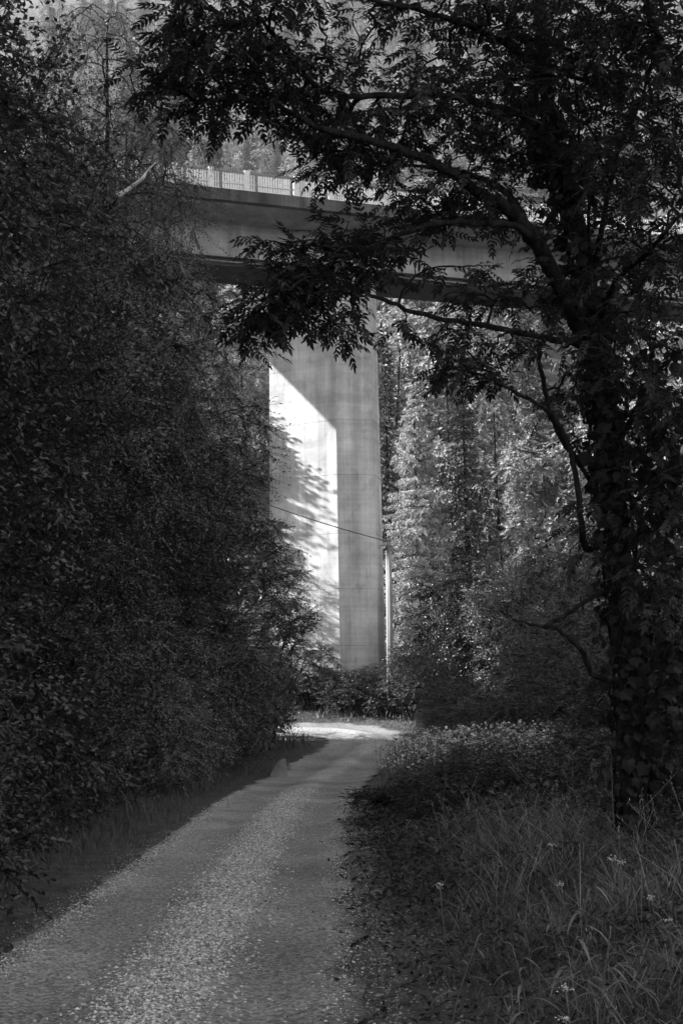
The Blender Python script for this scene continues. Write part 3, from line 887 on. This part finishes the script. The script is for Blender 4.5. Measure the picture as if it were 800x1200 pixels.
# ------------------------------------------------------------------ bushes round the pier foot and on the right
RG = 'bushes round the pier foot and on the right bank'
for kind, px, D, rz, sc, lab in [
    ('shrub', 352, 52.0, .5, (1.0, 1.0, .8), 'dark bush left of the pier foot across the bend'),
    ('shrub', 408, 51.0, 1.7, (.8, .8, .5), 'bush in front of the pier foot'),
    ('shrub2', 436, 52.5, 2.7, (.7, .7, .45), 'small bush below the right corner of the pier'),
    ('shrub', 480, 49.5, 3.3, (.9, .9, .85), 'round bush at the base of the utility pole'),
    ('shrub2', 528, 46.5, 4.1, (.8, .9, .55), 'bush right of the utility pole behind the pale flowers'),
    ('shrub', 590, 43.0, .2, (1.0, 1.2, .62), 'dark bush below the dark spruce'),
    ('shrub2', 640, 40.0, 5.5, (1.3, 1.3, 1.15), 'loose twiggy bush left of the vine-clad trunk'),
    ('shrub', 700, 36.0, 2.2, (1.3, 1.3, 1.2), 'dark bush behind the vine-clad trunk'),
    ('shrub2', 610, 52.0, 1.1, (1.6, 1.6, 1.7), 'tall shaded bush under the dark spruce'),
    ('shrub', 680, 50.0, 3.7, (1.7, 1.7, 1.9), 'tall shaded bush below the hanging bough'),
    ('shrub', 545, 55.0, 4.9, (1.5, 1.5, 1.6), 'shaded bush below the sunlit spruce'),
    ('shrub', 775, 22.0, 4.4, (1.1, 1.1, 1.0), 'shaded bush at the right edge behind the vines'),
    ('shrub2', 760, 15.5, 0.4, (.8, .8, .6), 'low dark bush at the foot of the vine-clad tree')]:
    x, y, z = gp(px, D)
    plant('bush', SP[kind], (x, y, z), rz, sc, lab, 'bush', RG, stem='stem', tonev=[None, 'deep_leaf', 'pale_leaf', None][int(px) % 4])

# ------------------------------------------------------------------ right foreground tree
TB = at(739, 1000, 11.0); TB.z = float(ground_z(TB.x, TB.y)) - .15
ash = empty('ash_tree', TB, 'dark foreground tree with feathered leaves arching over the track', 'tree')
o0 = np.array(TB)
def limb(name, pts, r0, r1, sides=9, parent=ash, mat=M['bark'], m=6):
    P = catmull([at(*p) for p in pts], m)
    P = P + rng.normal(size=P.shape) * .006
    R = np.linspace(r0, r1, len(P))
    o = MB().tube(P, R, sides).build(name, mat, parent, o0, True)
    return P
tp = [(739, 1008, 11), (741, 900, 11), (738, 780, 11), (729, 690, 11), (719, 600, 11), (709, 510, 11), (703, 430, 11), (696, 370, 10.9), (684, 300, 10.8), (664, 225, 10.7), (650, 180, 10.6), (642, 130, 10.5), (636, 60, 10.4), (628, -40, 10.2), (620, -130, 10)]
NODES = [limb('trunk', tp, .12, .045, 12)]
LIMBS = [
    ([(702, 440, 11), (680, 385, 10.8), (652, 328, 10.6), (621, 275, 10.3), (597, 248, 10.1), (560, 226, 9.9), (510, 192, 9.7), (445, 168, 9.5), (380, 152, 9.3), (310, 118, 9.1), (240, 118, 9)], .085, .010),
    ([(622, 277, 10.3), (603, 238, 10.5), (575, 214, 10.7), (530, 200, 10.9), (480, 195, 11), (430, 200, 11.1)], .04, .008),
    ([(625, 280, 10.3), (602, 265, 10.1), (555, 261, 9.9), (505, 263, 9.7), (456, 282, 9.6), (422, 299, 9.5), (380, 312, 9.4), (330, 322, 9.3)], .034, .007),
    ([(704, 425, 11), (672, 402, 10.8), (632, 396, 10.6), (570, 382, 10.4), (500, 370, 10.2), (450, 352, 10), (405, 335, 9.8), (360, 345, 9.7), (310, 360, 9.6)], .035, .007),
    ([(700, 640, 11), (684, 640, 10.9), (677, 575, 10.8), (663, 513, 10.7), (640, 482, 10.5), (600, 457, 10.3), (565, 440, 10.2), (530, 430, 10.1)], .032, .008),
    ([(640, 395, 10.6), (632, 410, 10.6), (637, 450, 10.6), (652, 505, 10.7), (690, 560, 10.9)], .02, .02),
    ([(644, 150, 10.5), (590, 128, 10.2), (520, 112, 9.9), (450, 112, 9.6), (400, 112, 9.3), (370, 100, 9.2), (335, 60, 9.1), (305, 22, 9), (265, -15, 8.9)], .035, .012),
    ([(640, 90, 10.4), (590, 50, 10), (520, 20, 9.6), (440, 0, 9.2), (350, -25, 9)], .035, .01),
    ([(690, 350, 10.9), (689, 236, 10.4), (680, 185, 10.2), (677, 131, 10), (670, 60, 9.8)], .018, .007),
    ([(693, 330, 10.9), (704, 270, 10.5), (720, 190, 10.2), (745, 130, 9.8), (770, 60, 9.5)], .03, .01),
    ([(700, 380, 10.9), (720, 330, 10.4), (755, 300, 9.9), (790, 260, 9.5), (830, 230, 9.2)], .03, .01),
    ([(738, 800, 11), (697, 792, 10.9), (680, 762, 10.8), (656, 739, 10.7), (636, 735, 10.6), (600, 726, 10.5)], .028, .010),
    ([(720, 690, 11), (690, 702, 10.8), (660, 722, 10.7), (637, 735, 10.6)], .022, .018),
    ([(712, 540, 11), (745, 480, 10.5), (775, 430, 10.1), (810, 400, 9.8)], .03, .01),
    ([(722, 620, 11), (755, 590, 10.6), (785, 560, 10.3), (820, 540, 10)], .025, .01),
]
for pts, r0, r1 in LIMBS:
    NODES.append(limb('limb', pts, r0, r1, 8))

def blob_px(px, py, D, rx, ry, rD, n):
    c = np.array(at(px, py, D)); s = D / 1500
    return ell_points(n, c, (rx * s, rD, ry * s), .7)
CB = [(560, 25, 10, 200, 70, 1.6, 180), (300, 15, 9.0, 120, 60, 1.0, 85), (200, 95, 9.0, 50, 40, .6, 34), (270, 105, 9.1, 70, 34, .7, 44), (360, 105, 9.3, 70, 44, .8, 56), (220, 20, 9.0, 50, 30, .5, 18),
      (720, 60, 9.8, 130, 100, 1.6, 110), (470, 130, 9.7, 90, 40, .9, 42), (570, 140, 10.2, 90, 60, 1.0, 54), (420, 190, 10, 70, 34, .7, 36), (510, 230, 10, 80, 40, .8, 46), (600, 230, 10.8, 80, 60, 1.0, 44),
      (760, 220, 9.8, 90, 90, 1.5, 80), (345, 345, 9.5, 66, 46, .6, 60), (395, 305, 9.6, 60, 44, .7, 44), (405, 385, 9.8, 34, 22, .4, 9), (300, 370, 9.6, 42, 38, .5, 26), (455, 290, 9.7, 60, 36, .6, 28), (340, 285, 9.5, 60, 14, .4, 9),
      (560, 335, 10.4, 60, 24, .6, 16), (640, 330, 10.7, 60, 50, .8, 30), (740, 380, 10.3, 90, 80, 1.2, 66), (770, 500, 10.2, 70, 100, 1.2, 60), (690, 470, 10.8, 60, 60, .8, 24), (545, 435, 10.2, 50, 26, .5, 24), (600, 400, 10.4, 60, 26, .5, 16),
      (520, 385, 10.2, 60, 20, .4, 12), (760, 30, 9.6, 70, 50, 1.2, 46), (785, 130, 9.6, 50, 70, 1.0, 40), (775, 290, 9.9, 60, 60, 1.0, 36), (705, 165, 10.4, 40, 60, .8, 20), (770, 640, 10.2, 60, 90, 1, 44), (690, 620, 10.9, 40, 50, .6, 10), (660, 60, 10, 100, 90, 1.4, 60)]
pts = np.concatenate([blob_px(*b) for b in CB])
# attach to every limb node: flatten the limb chains
allN = np.concatenate(NODES)
def attach(allN, pts, tip_r):
    n0 = len(allN); arr = np.zeros((n0 + 3 * len(pts), 3)); arr[:n0] = allN; cnt = n0
    par = np.full(len(arr), -1); tips = []
    dmin = np.array([np.linalg.norm(allN - p, axis=1).min() for p in pts])
    for k in np.argsort(dmin):
        p = pts[k]; dv = p - arr[:cnt]; dist = np.linalg.norm(dv, axis=1)
        j = int((dist + .15 * np.clip(-dv[:, 2], 0, None)).argmin()); L = dist[j]; last = j
        for i in (1, 2, 3):
            t = i / 3; r = arr[j] + (p - arr[j]) * t
            if i < 3: r = r + rng.normal(size=3) * .05 * L + np.array([0, 0, .09 * L])
            arr[cnt] = r; par[cnt] = last; last = cnt; cnt += 1
        tips.append(last)
    arr = arr[:cnt]; par = par[:cnt]
    w = np.zeros(cnt); w[tips] = tip_r ** 2.2
    for i in range(cnt - 1, n0 - 1, -1):
        if w[i] == 0: w[i] = tip_r ** 2.2
        w[par[i]] += w[i]
    return arr, par, w ** (1 / 2.2), np.array(tips), n0
arr, par, rad, tips, n0 = attach(allN, pts, .0042)
tw = MB(); e = np.arange(n0, len(arr))
tw.add(*frusta(arr[par[e]], arr[e], np.minimum(np.where(par[e] < n0, rad[e] * 1.2, rad[par[e]]), rad[e] * 1.4), rad[e], 5))
tag(tw.build('twigs', M['bark'], ash, o0, True), kind='stuff')

def compound_leaf(npair, L, ll, lw, fine=True):
    """feathered leaf: arching stalk with paired leaflets and one at the tip, base at the origin, pointing along +X"""
    q = np.linspace(0, 1, 5)
    sp_ = np.stack([q * L, 0 * q, -.18 * L * q ** 2], 1)
    m = MB().add(*frusta(sp_[:-1], sp_[1:], np.full(4, .0022), np.full(4, .0016), 3))
    t = np.repeat(np.linspace(.28, .93, npair), 2); sg = np.tile([1, -1], npair)
    P = np.stack([t * L, 0 * t, -.18 * L * t ** 2], 1)
    D_ = np.stack([.55 + .4 * t, sg * (1.0 - .35 * t), -.12 - .16 * t + .14 * rng.normal(size=len(t))], 1) + .08 * rng.normal(size=(len(t), 3))
    P = np.vstack([P, [L, 0, -.18 * L]]); D_ = np.vstack([D_, [1, 0, -.4]])
    N_ = np.tile([0.25, 0, 1.], (len(P), 1)) + .2 * rng.normal(size=P.shape)
    s = .8 + .3 * rng.random(len(P)); s *= np.append(np.interp(t, [.28, .6, .93], [.8, 1.05, .95]), 1.1)
    m.add(*leaves(P, D_, N_, ll * s, lw * s, .12, fine))
    return m.arrays()
CL = [compound_leaf(5, .20, .058, .022), compound_leaf(6, .25, .06, .021), compound_leaf(4, .16, .062, .025), compound_leaf(5, .22, .066, .023)]
CLS = [compound_leaf(*q, fine=False) for q in ((4, .19, .068, .03), (5, .23, .07, .03), (3, .15, .072, .033), (4, .21, .076, .031))]
CLm = [mesh('leaf', v, f, M['near_leaf']) for v, f in CL]
nlf = 4
bp_ = np.repeat(arr[tips], nlf, 0); bd = np.repeat(unit(arr[tips] - arr[par[tips]]), nlf, 0)
back = np.repeat(arr[tips] - arr[par[tips]], nlf, 0) * (rng.random(len(bp_)) ** 1.5)[:, None]
bp_ = bp_ - back
ld = unit(bd * .5 + rng.normal(size=bp_.shape) * np.array([1, 1, .22]) + np.array([0, 0, -.06]))
nrm = np.array([0, 0, 1.]) + .25 * rng.normal(size=bp_.shape)
S_ = unit(np.cross(nrm, ld)); N2 = np.cross(ld, S_)
scl = .75 + .5 * rng.random(len(bp_)); kind = rng.integers(0, 4, len(bp_))
# rank by nearness inside the frame: the 300 that show largest are parts of their own
v = (bp_ - np.array(EYE)) @ np.array(CAM_R)
fx_, fy_ = 400 + 1500 * v[:, 0] / -v[:, 2], 600 - 1500 * v[:, 1] / -v[:, 2]
ins = (fx_ > 10) & (fx_ < 790) & (fy_ > 5) & (fy_ < 900)
shown = (fx_ > -15) & (fx_ < 815) & (fy_ > -15)
dist = np.linalg.norm(bp_ - np.array(EYE), axis=1) / scl + 100 * (~ins)
big = set(np.argsort(dist)[:300].tolist())
LF = MB()
for i in range(len(bp_)):
    R3 = np.stack([ld[i], S_[i], N2[i]], 1) * scl[i]
    if i in big:
        o = link('leaf', CLm[kind[i]], ash)
        mm = Matrix([[*R3[0], 0], [*R3[1], 0], [*R3[2], 0], [0, 0, 0, 1]])
        mm.translation = Vector(bp_[i] - o0)
        o.matrix_local = mm
    else:
        cv, cf = (CL if shown[i] else CLS)[kind[i]]
        LF.add(cv @ R3.T + bp_[i], cf)
tag(LF.build('foliage', M['near_leaf'], ash, o0), kind='stuff')

# climbing vine on the trunk
vine = empty('climbing_vine', TB + Vector((.25, -.1, 0)), 'large-leaved vine smothering the foreground trunk on the right', 'vine')
v0 = np.array(vine.location)
TP = NODES[0]
for k in range(5):
    ph = k * 1.3; hh = TP[:60 - k * 5]
    q = np.arange(len(hh)) * .28 + ph
    P = hh + np.stack([np.cos(q) * .15, np.sin(q) * .15, 0 * q], 1)
    MB().tube(P, np.linspace(.016, .006, len(P)), 6).build('stem', M['bark'], vine, v0, True)
def vine_leaf(L):
    """lobed heart-shaped blade"""
    o = [(0, 0), (-.1, .28), (.12, .5), (.3, .42), (.5, .55), (.62, .3), (1.0, 0), (.62, -.3), (.5, -.55), (.3, -.42), (.12, -.5), (-.1, -.28)]
    V = [(x * L, y * L, -abs(y) * .25 * L - .25 * L * x * x) for x, y in o] + [(.35 * L, 0, 0)]
    F = [(i, (i + 1) % 12, 12) for i in range(12)]
    return np.array(V), np.array(F)
VL = [vine_leaf(.085), vine_leaf(.11), vine_leaf(.06)]
VLm = [mesh('leaf', a_, b_, M['vine_leaf']) for a_, b_ in VL]
n = 1900
ti = rng.integers(0, len(TP) - 18, n)
an = rng.random(n) * 6.28; rr = .11 + .19 * rng.random(n) ** 1.8
P = TP[ti] + np.stack([np.cos(an) * rr, np.sin(an) * rr, rng.normal(size=n) * .08], 1)
# a curtain of vine hanging at the right
m2 = 1500
c2 = np.concatenate([blob_px(785, 540, 10.6, 55, 160, .7, m2 // 2), blob_px(790, 810, 10.6, 42, 150, .7, m2 // 2)])
P = np.concatenate([P, c2]); outw = np.concatenate([np.stack([np.cos(an), np.sin(an), 0 * an], 1), rand_unit(len(c2)) * np.array([1, 1, .2])])
n = len(P)
nrm = unit(outw * .9 + np.array([0, -.2, .45]) + .6 * rng.normal(size=(n, 3)))
ldv = unit(np.array([0, 0, -1.]) + .5 * rng.normal(size=(n, 3))); S_ = unit(np.cross(nrm, ldv)); ldv = np.cross(S_, nrm)
v = (P - np.array(EYE)) @ np.array(CAM_R); fx_, fy_ = 400 + 1500 * v[:, 0] / -v[:, 2], 600 - 1500 * v[:, 1] / -v[:, 2]
dist = v[:, 2] * -1 + 100 * ~((fx_ > 10) & (fx_ < 795) & (fy_ < 1000) & (fy_ > 5))
big = set(np.argsort(dist)[:300].tolist())
kv = rng.integers(0, 3, n); sc_ = .5 + .8 * rng.random(n); VF = MB()
for i in range(n):
    R3 = np.stack([ldv[i], S_[i], nrm[i]], 1) * sc_[i]
    if i in big:
        o = link('leaf', VLm[kv[i]], vine)
        mm = Matrix([[*R3[0], 0], [*R3[1], 0], [*R3[2], 0], [0, 0, 0, 1]]); mm.translation = Vector(P[i] - v0); o.matrix_local = mm
    else:
        VF.add(VL[kv[i]][0] @ R3.T + P[i], VL[kv[i]][1])
tag(VF.build('foliage', M['vine_leaf'], vine, v0), kind='stuff')

# ------------------------------------------------------------------ grass and verge plants
def grass(n, xr, yr, hmin, hmax, w, keep, mat, name, label, bend=.5, ypow=1.0):
    x = rng.uniform(*xr, n); y = yr[0] + (yr[1] - yr[0]) * rng.random(n) ** ypow
    k = keep(x, y); x, y = x[k], y[k]; n = len(x)
    z = ground_z(x, y) - .03
    h = hmin + (hmax - hmin) * rng.random(n) ** 1.5
    dd_, _s = road_dist(x, y); h = h * np.clip((dd_ - 1.3) / 1.1, .35, 1)
    clump = .75 + .5 * np.sin(x * 2.1 + np.sin(y * 1.7) * 2) * np.cos(y * 1.3)
    h = h * np.clip(clump, .45, 1.3)
    az = rng.random(n) * 6.28; d = np.stack([np.cos(az), np.sin(az), 0 * az], 1); s = np.stack([-d[:, 1], d[:, 0], 0 * az], 1)
    s = unit(s + .5 * rng.normal(size=s.shape) * np.array([1, 1, 0]))
    b = bend * (.4 + 1.0 * rng.random(n))
    B = np.stack([x, y, z], 1)
    rows = []
    for t, ww in ((0, .7), (.4, 1.0), (.75, .7)):
        c = B + d * (h * b * t ** 2)[:, None] + np.array([0, 0, 1.]) * (h * (t - .28 * b * t ** 2.5))[:, None]
        hw = s * (w * ww * .5 * (.6 + .8 * (h / hmax)))[:, None]
        rows += [c - hw, c + hw]
    tip = B + d * (h * b)[:, None] + np.array([0, 0, 1.]) * (h * (1 - .28 * b - .25 * b * b))[:, None]
    V = np.stack(rows + [tip], 1).reshape(-1, 3)
    q = (np.arange(n) * 7)[:, None]
    F = np.concatenate([q + np.array(f) for f in [(0,1,3),(0,3,2),(2,3,5),(2,5,4),(4,5,6)]], 1).reshape(-1, 3)
    return tag(MB().add(V, F).build(name, mat), label, 'grass', kind='stuff')
def right_of(lo, hi):
    def f(x, y):
        d, s = road_dist(x, y); jit = .2 * np.sin(y * 3.1) * np.sin(y * 1.1 + 1) + .15 * rng.normal(size=len(x)); return (s > 0) & (d > lo + jit) & (d < hi)
    return f
def left_of(lo, hi):
    def f(x, y):
        d, s = road_dist(x, y); jit = .12 * rng.normal(size=len(x)); return (s < 0) & (d > lo + jit) & (d < hi)
    return f
grass(76000, (-.2, 6.5), (4.2, 16), .12, .62, .0055, right_of(1.8, 9), M['near_grass'], 'tall_grass', 'tall tangled grass on the right verge in the foreground', 1.0, 1.2)
grass(34000, (-.2, 9), (14, 44), .2, .62, .012, right_of(1.5, 9), M['grass'], 'tall_grass', 'tall grass further along the right verge', .9)
grass(46000, (-6.5, -1.5), (6, 47), .14, .5, .009, left_of(1.32, 4.2), M['soft_grass'], 'verge_grass', 'short soft grass along the left verge', .6, 1.3)
def far_keep(x, y):
    d, s = road_dist(x, y); return d > 1.55
grass(24000, (-12, 14), (44, 56), .15, .7, .03, far_keep, M['grass'], 'bank_grass', 'grass on the bank beyond the bend', .5)
# low leafy undergrowth
def under(n, xr, yr, h, L, W, keep, mat, name, label):
    x = rng.uniform(*xr, n); y = rng.uniform(*yr, n); k = keep(x, y); x, y = x[k], y[k]; n = len(x)
    z = ground_z(x, y) + h * rng.random(n) ** 1.3 * np.clip(.7 + .6 * np.sin(x * 1.7 + y) * np.cos(y * .8), .2, 1.4)
    V, F = leaves(np.stack([x, y, z], 1), rand_unit(n) * np.array([1, 1, .5]) + np.array([0, 0, -.1]), np.array([0, 0, 1.]) + .5 * rng.normal(size=(n, 3)), L * (.6 + .8 * rng.random(n)), W * (.6 + .8 * rng.random(n)))
    return tag(MB().add(V, F).build(name, mat), label, 'undergrowth', kind='stuff')
under(60000, (-9, -3), (5, 48), 1.0, .10, .05, left_of(2.7, 7), M['bush_leaf'], 'undergrowth', 'dark leafy undergrowth at the foot of the left bank')
under(26000, (-.3, 7), (10, 24), .62, .07, .035, right_of(1.55, 6), M['near_leaf'], 'undergrowth', 'dark leafy growth along the right road edge')
under(40000, (.5, 12), (12, 44), .9, .09, .045, right_of(2.2, 11), M['bush_leaf'], 'undergrowth', 'dark leafy undergrowth on the right bank')
under(20000, (-.2, 6), (5, 16), .45, .06, .028, right_of(1.75, 6), M['bush_leaf'], 'undergrowth', 'small leafy weeds among the foreground grass')
under(1800, (-.4, 1.2), (5, 14), .03, .06, .035, right_of(1.3, 2.2), M['bush_leaf'], 'fallen_leaves', 'dark fallen leaves on the right gravel edge')

# pale flowering patch behind the dark saplings
def flower_patch():
    nc = 420
    cx_ = rng.uniform(1.2, 9.5, nc); cy_ = rng.uniform(22, 43, nc)
    d, s = road_dist(cx_, cy_); k = (s > 0) & (d > 1.6) & (rng.random(nc) < np.clip(1.25 - (d - 1.6) / 6.5, 0, 1)); cx_, cy_ = cx_[k], cy_[k]
    hh = .25 + .6 * rng.random(len(cx_)); m = MB(); g_ = MB()
    for x0, y0, h in zip(cx_, cy_, hh):
        n = int(rng.integers(12, 46)); sp_ = .12 + .3 * rng.random()
        x = x0 + rng.normal(size=n) * sp_; y = y0 + rng.normal(size=n) * sp_; z = ground_z(x, y); t = h * (.7 + .45 * rng.random(n))
        P = np.stack([x, y, z + t], 1)
        m.add(*leaves(P, rand_unit(n) * np.array([1, 1, .5]), np.array([0, -.3, 1]) + .5 * rng.normal(size=(n, 3)), .085 * (.4 + rng.random(n)), .075))
        Bq = np.stack([x + .03 * rng.normal(size=n), y, z], 1)
        g_.add(*frusta(Bq, P, np.full(n, .004), np.full(n, .002), 3))
        q = rng.random((n, 3)); Q = Bq[:, None] + (P - Bq)[:, None] * q[..., None]; Q = Q.reshape(-1, 3)
        g_.add(*leaves(Q, rand_unit(len(Q)), np.array([0, 0, 1.]) + .6 * rng.normal(size=Q.shape), .13, .03))
    tag(m.build('flowering_herbs', M['pale_flower']), 'pale flowering herbs scattered along the right verge before the bend', 'flowers', kind='stuff')
    tag(g_.build('herb_stems', M['weed']), 'thin leafy stems under the pale flowers of the right verge', 'herbs', kind='stuff')
flower_patch()

# dark saplings at the edge (broad shrub + small spruce)
sap = make_broadleaf('sapling', [(0, 0, -.1), (.02, 0, .4), (-.03, .02, .9)],
    [((0, 0, .6), (.8, .6, .4), 80), ((-.45, 0, .55), (.5, .4, .25), 34), ((.3, 0, .9), (.35, .35, .3), 24)], .003, 5, 6, .26, .075, .035, M['near_leaf'], M['bark'], .2)
for px, D, rz, sc, lab in [(470, 20.5, .2, (1.1, 1.1, .42), 'dark low sapling whose twigs reach over the road edge'), (545, 18.5, 1.9, (1.1, 1.0, .48), 'dark leafy sapling in the middle of the right verge'),
                           (610, 17.0, 3.4, (1.0, 1.0, .5), 'dark sapling on the right verge nearer the vine-clad tree'), (505, 17.2, 4.4, (.8, .8, .5), 'small dark sapling in front of the leafy ones on the verge')]:
    x, y, z = gp(px, D); plant('sapling', sap, (x, y, z), rz, sc, lab, 'sapling', 'dark saplings on the right verge', stem='stem')
ys = make_spruce(1.25, .55, .12, 6, .05, 3, .07, .014, M['needle'], .1, .08)
x, y, z = gp(533, 19.6); plant('young_spruce', ys, (x, y, z), 0, .6, 'young spruce pointing up among the dark saplings', 'young spruce')

# individual flowering stems in the foreground
def flower_stem(px, py, D, lab, grp='white flower heads in the foreground grass'):
    top = at(px, py, D); gz = float(ground_z(top.x, top.y))
    r = empty('wildflower', (top.x, top.y, gz), lab, 'wildflower', grp); o_ = np.array(r.location)
    h = top.z - gz
    P = [(top.x + .05, top.y, gz), (top.x + .02, top.y, gz + h * .5), (top.x, top.y, top.z)]
    MB().tube(catmull(P, 4), .0035, 5).build('stem', M['weed'], r, o_, True)
    n = 34; c = np.array(top) + np.stack([rng.normal(size=n) * .013, rng.normal(size=n) * .013, rng.normal(size=n) * .007], 1)
    MB().add(*leaves(c, rand_unit(n) * np.array([1, 1, .2]), np.array([0, -.2, 1]) + .3 * rng.normal(size=(n, 3)), .010, .009)).build('flower_head', M['petal'], r, o_)
    n = 14; t = rng.random(n); c = np.stack([top.x + .05 * (1 - t), np.full(n, top.y), gz + h * t * .8], 1)
    MB().add(*leaves(c, rand_unit(n) * np.array([1, 1, .4]), np.array([0, 0, 1.]) + .3 * rng.normal(size=(n, 3)), .08, .014)).build('leaves', M['weed'], r, o_)
for px, py, D, lab in [(716, 1006, 7.6, 'larger white flower head right of centre, upper of a close pair'), (726, 1010, 7.7, 'white flower head just right of its taller twin'),
                       (762, 1052, 7.0, 'white flower head near the right edge above the arching weed'), (782, 1078, 6.8, 'white flower head at the right edge'),
                       (515, 1037, 8.0, 'white flower head alone on the left part of the grass'), (662, 1158, 5.4, 'low white flower head at the bottom of the grass'),
                       (662, 1194, 5.0, 'white flower head cut off by the bottom edge'), (646, 990, 9.0, 'tall white flower head in front of the dark bank'),
                       (783, 1058, 7.4, 'small white flower head beside the right edge one'), (657, 1036, 7.5, 'slender white flower head left of the close pair')]:
    flower_stem(px, py, D, lab)

def weed(px, py, D, lab, nleaf, L, arch):
    """leafy weed: upright stem with long narrow arching leaves in pairs"""
    top = at(px, py, D); gz = float(ground_z(top.x, top.y)); h = top.z - gz
    r = empty('leafy_weed', (top.x, top.y, gz), lab, 'weed', 'leafy weeds in the foreground grass'); o_ = np.array(r.location)
    lx = rng.uniform(-.16, .16); P = catmull([(top.x - lx, top.y + .08, gz), (top.x - lx * .7, top.y + .04, gz + h * .5), (top.x, top.y, top.z)], 5)
    MB().tube(P, np.linspace(.006, .002, len(P)), 5).build('stem', M['weed'], r, o_, True)
    for i in range(nleaf):
        t = .3 + .7 * i / (nleaf - 1); c = P[int(t * (len(P) - 1))]; az = i * 2.4 + rng.random()
        d_ = np.array([math.cos(az), math.sin(az) * .8, .45]); q = np.linspace(0, 1, 6); l = L * (1.7 - .95 * t)
        S = c + unit(d_[None])[0] * (l * q)[:, None] + np.array([0, 0, -1]) * (arch * l * q ** 2)[:, None]
        sd = unit(np.cross(d_, [0, 0, 1.])[None])[0]; wv = .085 * l * np.sin(np.pi * (q * .9 + .08)) ** .8
        V = np.concatenate([S - sd * wv[:, None] * .5, S + sd * wv[:, None] * .5]); F = []
        for k in range(5): F += [(k, k + 6, k + 7), (k, k + 7, k + 1)]
        MB().add(V, F).build('leaf', M['weed'], r, o_)
for px, py, D, lab, nl, L, ar in [(690, 1040, 6.2, 'tall weed with arching ladder-like leaves right of centre', 16, .2, .9), (600, 1108, 5.8, 'pale weed with curling leaves left of the tall one', 12, .17, .7),
                                  (560, 1098, 6.0, 'pale weed nearest the gravel edge', 9, .15, .6), (640, 1060, 6.6, 'slim weed between the two pale ones and the flowers', 10, .16, .6),
                                  (760, 1100, 5.8, 'bushy weed in the lower right corner', 14, .18, .5), (715, 1090, 5.6, 'weed below the arching ladder-leaved one', 12, .16, .7),
                                  (590, 1170, 5.2, 'low weed at the bottom beside the gravel', 10, .13, .5)]:
    weed(px, py, D, lab, nl, L, ar)
gs = MB().tube(catmull([gp(740, 6.6), at(752, 1100, 6.6), at(751, 1010, 6.6)], 5), np.linspace(.004, .0025, 11), 5)
tag(gs.build('grass_stalk', M['weed']), 'single tall upright dry grass stalk at the right', 'grass stalk')

# dry culms with loose seed heads among the grass
n = 230; x = rng.uniform(.2, 6, n); y = 4.6 + 13 * rng.random(n) ** 1.3
d_, s_ = road_dist(x, y); k = (s_ > 0) & (d_ > 2.0); x, y = x[k], y[k]; n = len(x)
z = ground_z(x, y); h = .38 + .38 * rng.random(n); lean = rng.normal(size=(n, 2)) * .14
P0 = np.stack([x, y, z], 1); P1 = P0 + np.stack([lean[:, 0] * .4, lean[:, 1] * .4, h * .6], 1); P2 = P0 + np.stack([lean[:, 0] * 1.3, lean[:, 1] * 1.3, h], 1)
m = MB().add(*frusta(P0, P1, np.full(n, .0016), np.full(n, .0013), 3)).add(*frusta(P1, P2, np.full(n, .0013), np.full(n, .0008), 3))
q = rng.random((n, 9)); H = P1[:, None] + (P2 - P1)[:, None] * (.55 + .5 * q)[..., None] + rng.normal(size=(n, 9, 3)) * .008
m.add(*leaves(H.reshape(-1, 3), rand_unit(n * 9) * .6 + np.array([0, 0, 1.]), rand_unit(n * 9), .02, .005))
tag(m.build('grass_stalks', M['dry_grass']), 'dry seed-headed grass stalks standing above the verge grass', 'grass', kind='stuff')

# tilted stone at the bend
x, y, z = gp(317, 36.5)
V = np.array([(-.35, -.2, -.2), (.4, -.2, -.2), (.4, .2, -.2), (-.35, .2, -.2), (.0, -.12, .38), (.26, -.1, .5), (.22, .1, .46), (.04, .12, .36)], float)
V[4:] += np.array([.02, 0, .1])
F = [(0,1,5),(0,5,4),(1,2,6),(1,6,5),(2,3,7),(2,7,6),(3,0,4),(3,4,7),(4,5,6),(4,6,7),(0,2,1),(0,3,2)]
so = MB().add(V, F).build('boulder', noise_mat('boulder', .1, .22, 3, bump=1.0, bdist=.1))
so.location = (x, y, z); so.rotation_euler = (0, .1, .4)
bv = so.modifiers.new('bevel', 'BEVEL'); bv.width = .05; bv.segments = 2
tag(so, 'pointed pale stone leaning at the left verge before the bend', 'boulder')

# ------------------------------------------------------------------ valley haze
hz = MB().box((-290, -70, -2.5), (290, 490, 330)).build('haze', M['ground'])
hm, nt, N, L = new_mat('haze')
pv_ = N.new('ShaderNodeVolumePrincipled'); pv_.inputs['Density'].default_value = .0003
pv_.inputs['Color'].default_value = (.9, .9, .9, 1); pv_.inputs['Anisotropy'].default_value = .3
ho = N.new('ShaderNodeOutputMaterial'); L.new(pv_.outputs[0], ho.inputs['Volume'])
hz.data.materials[0] = hm
tag(hz, 'thin pale haze filling the valley', 'haze', kind='stuff')
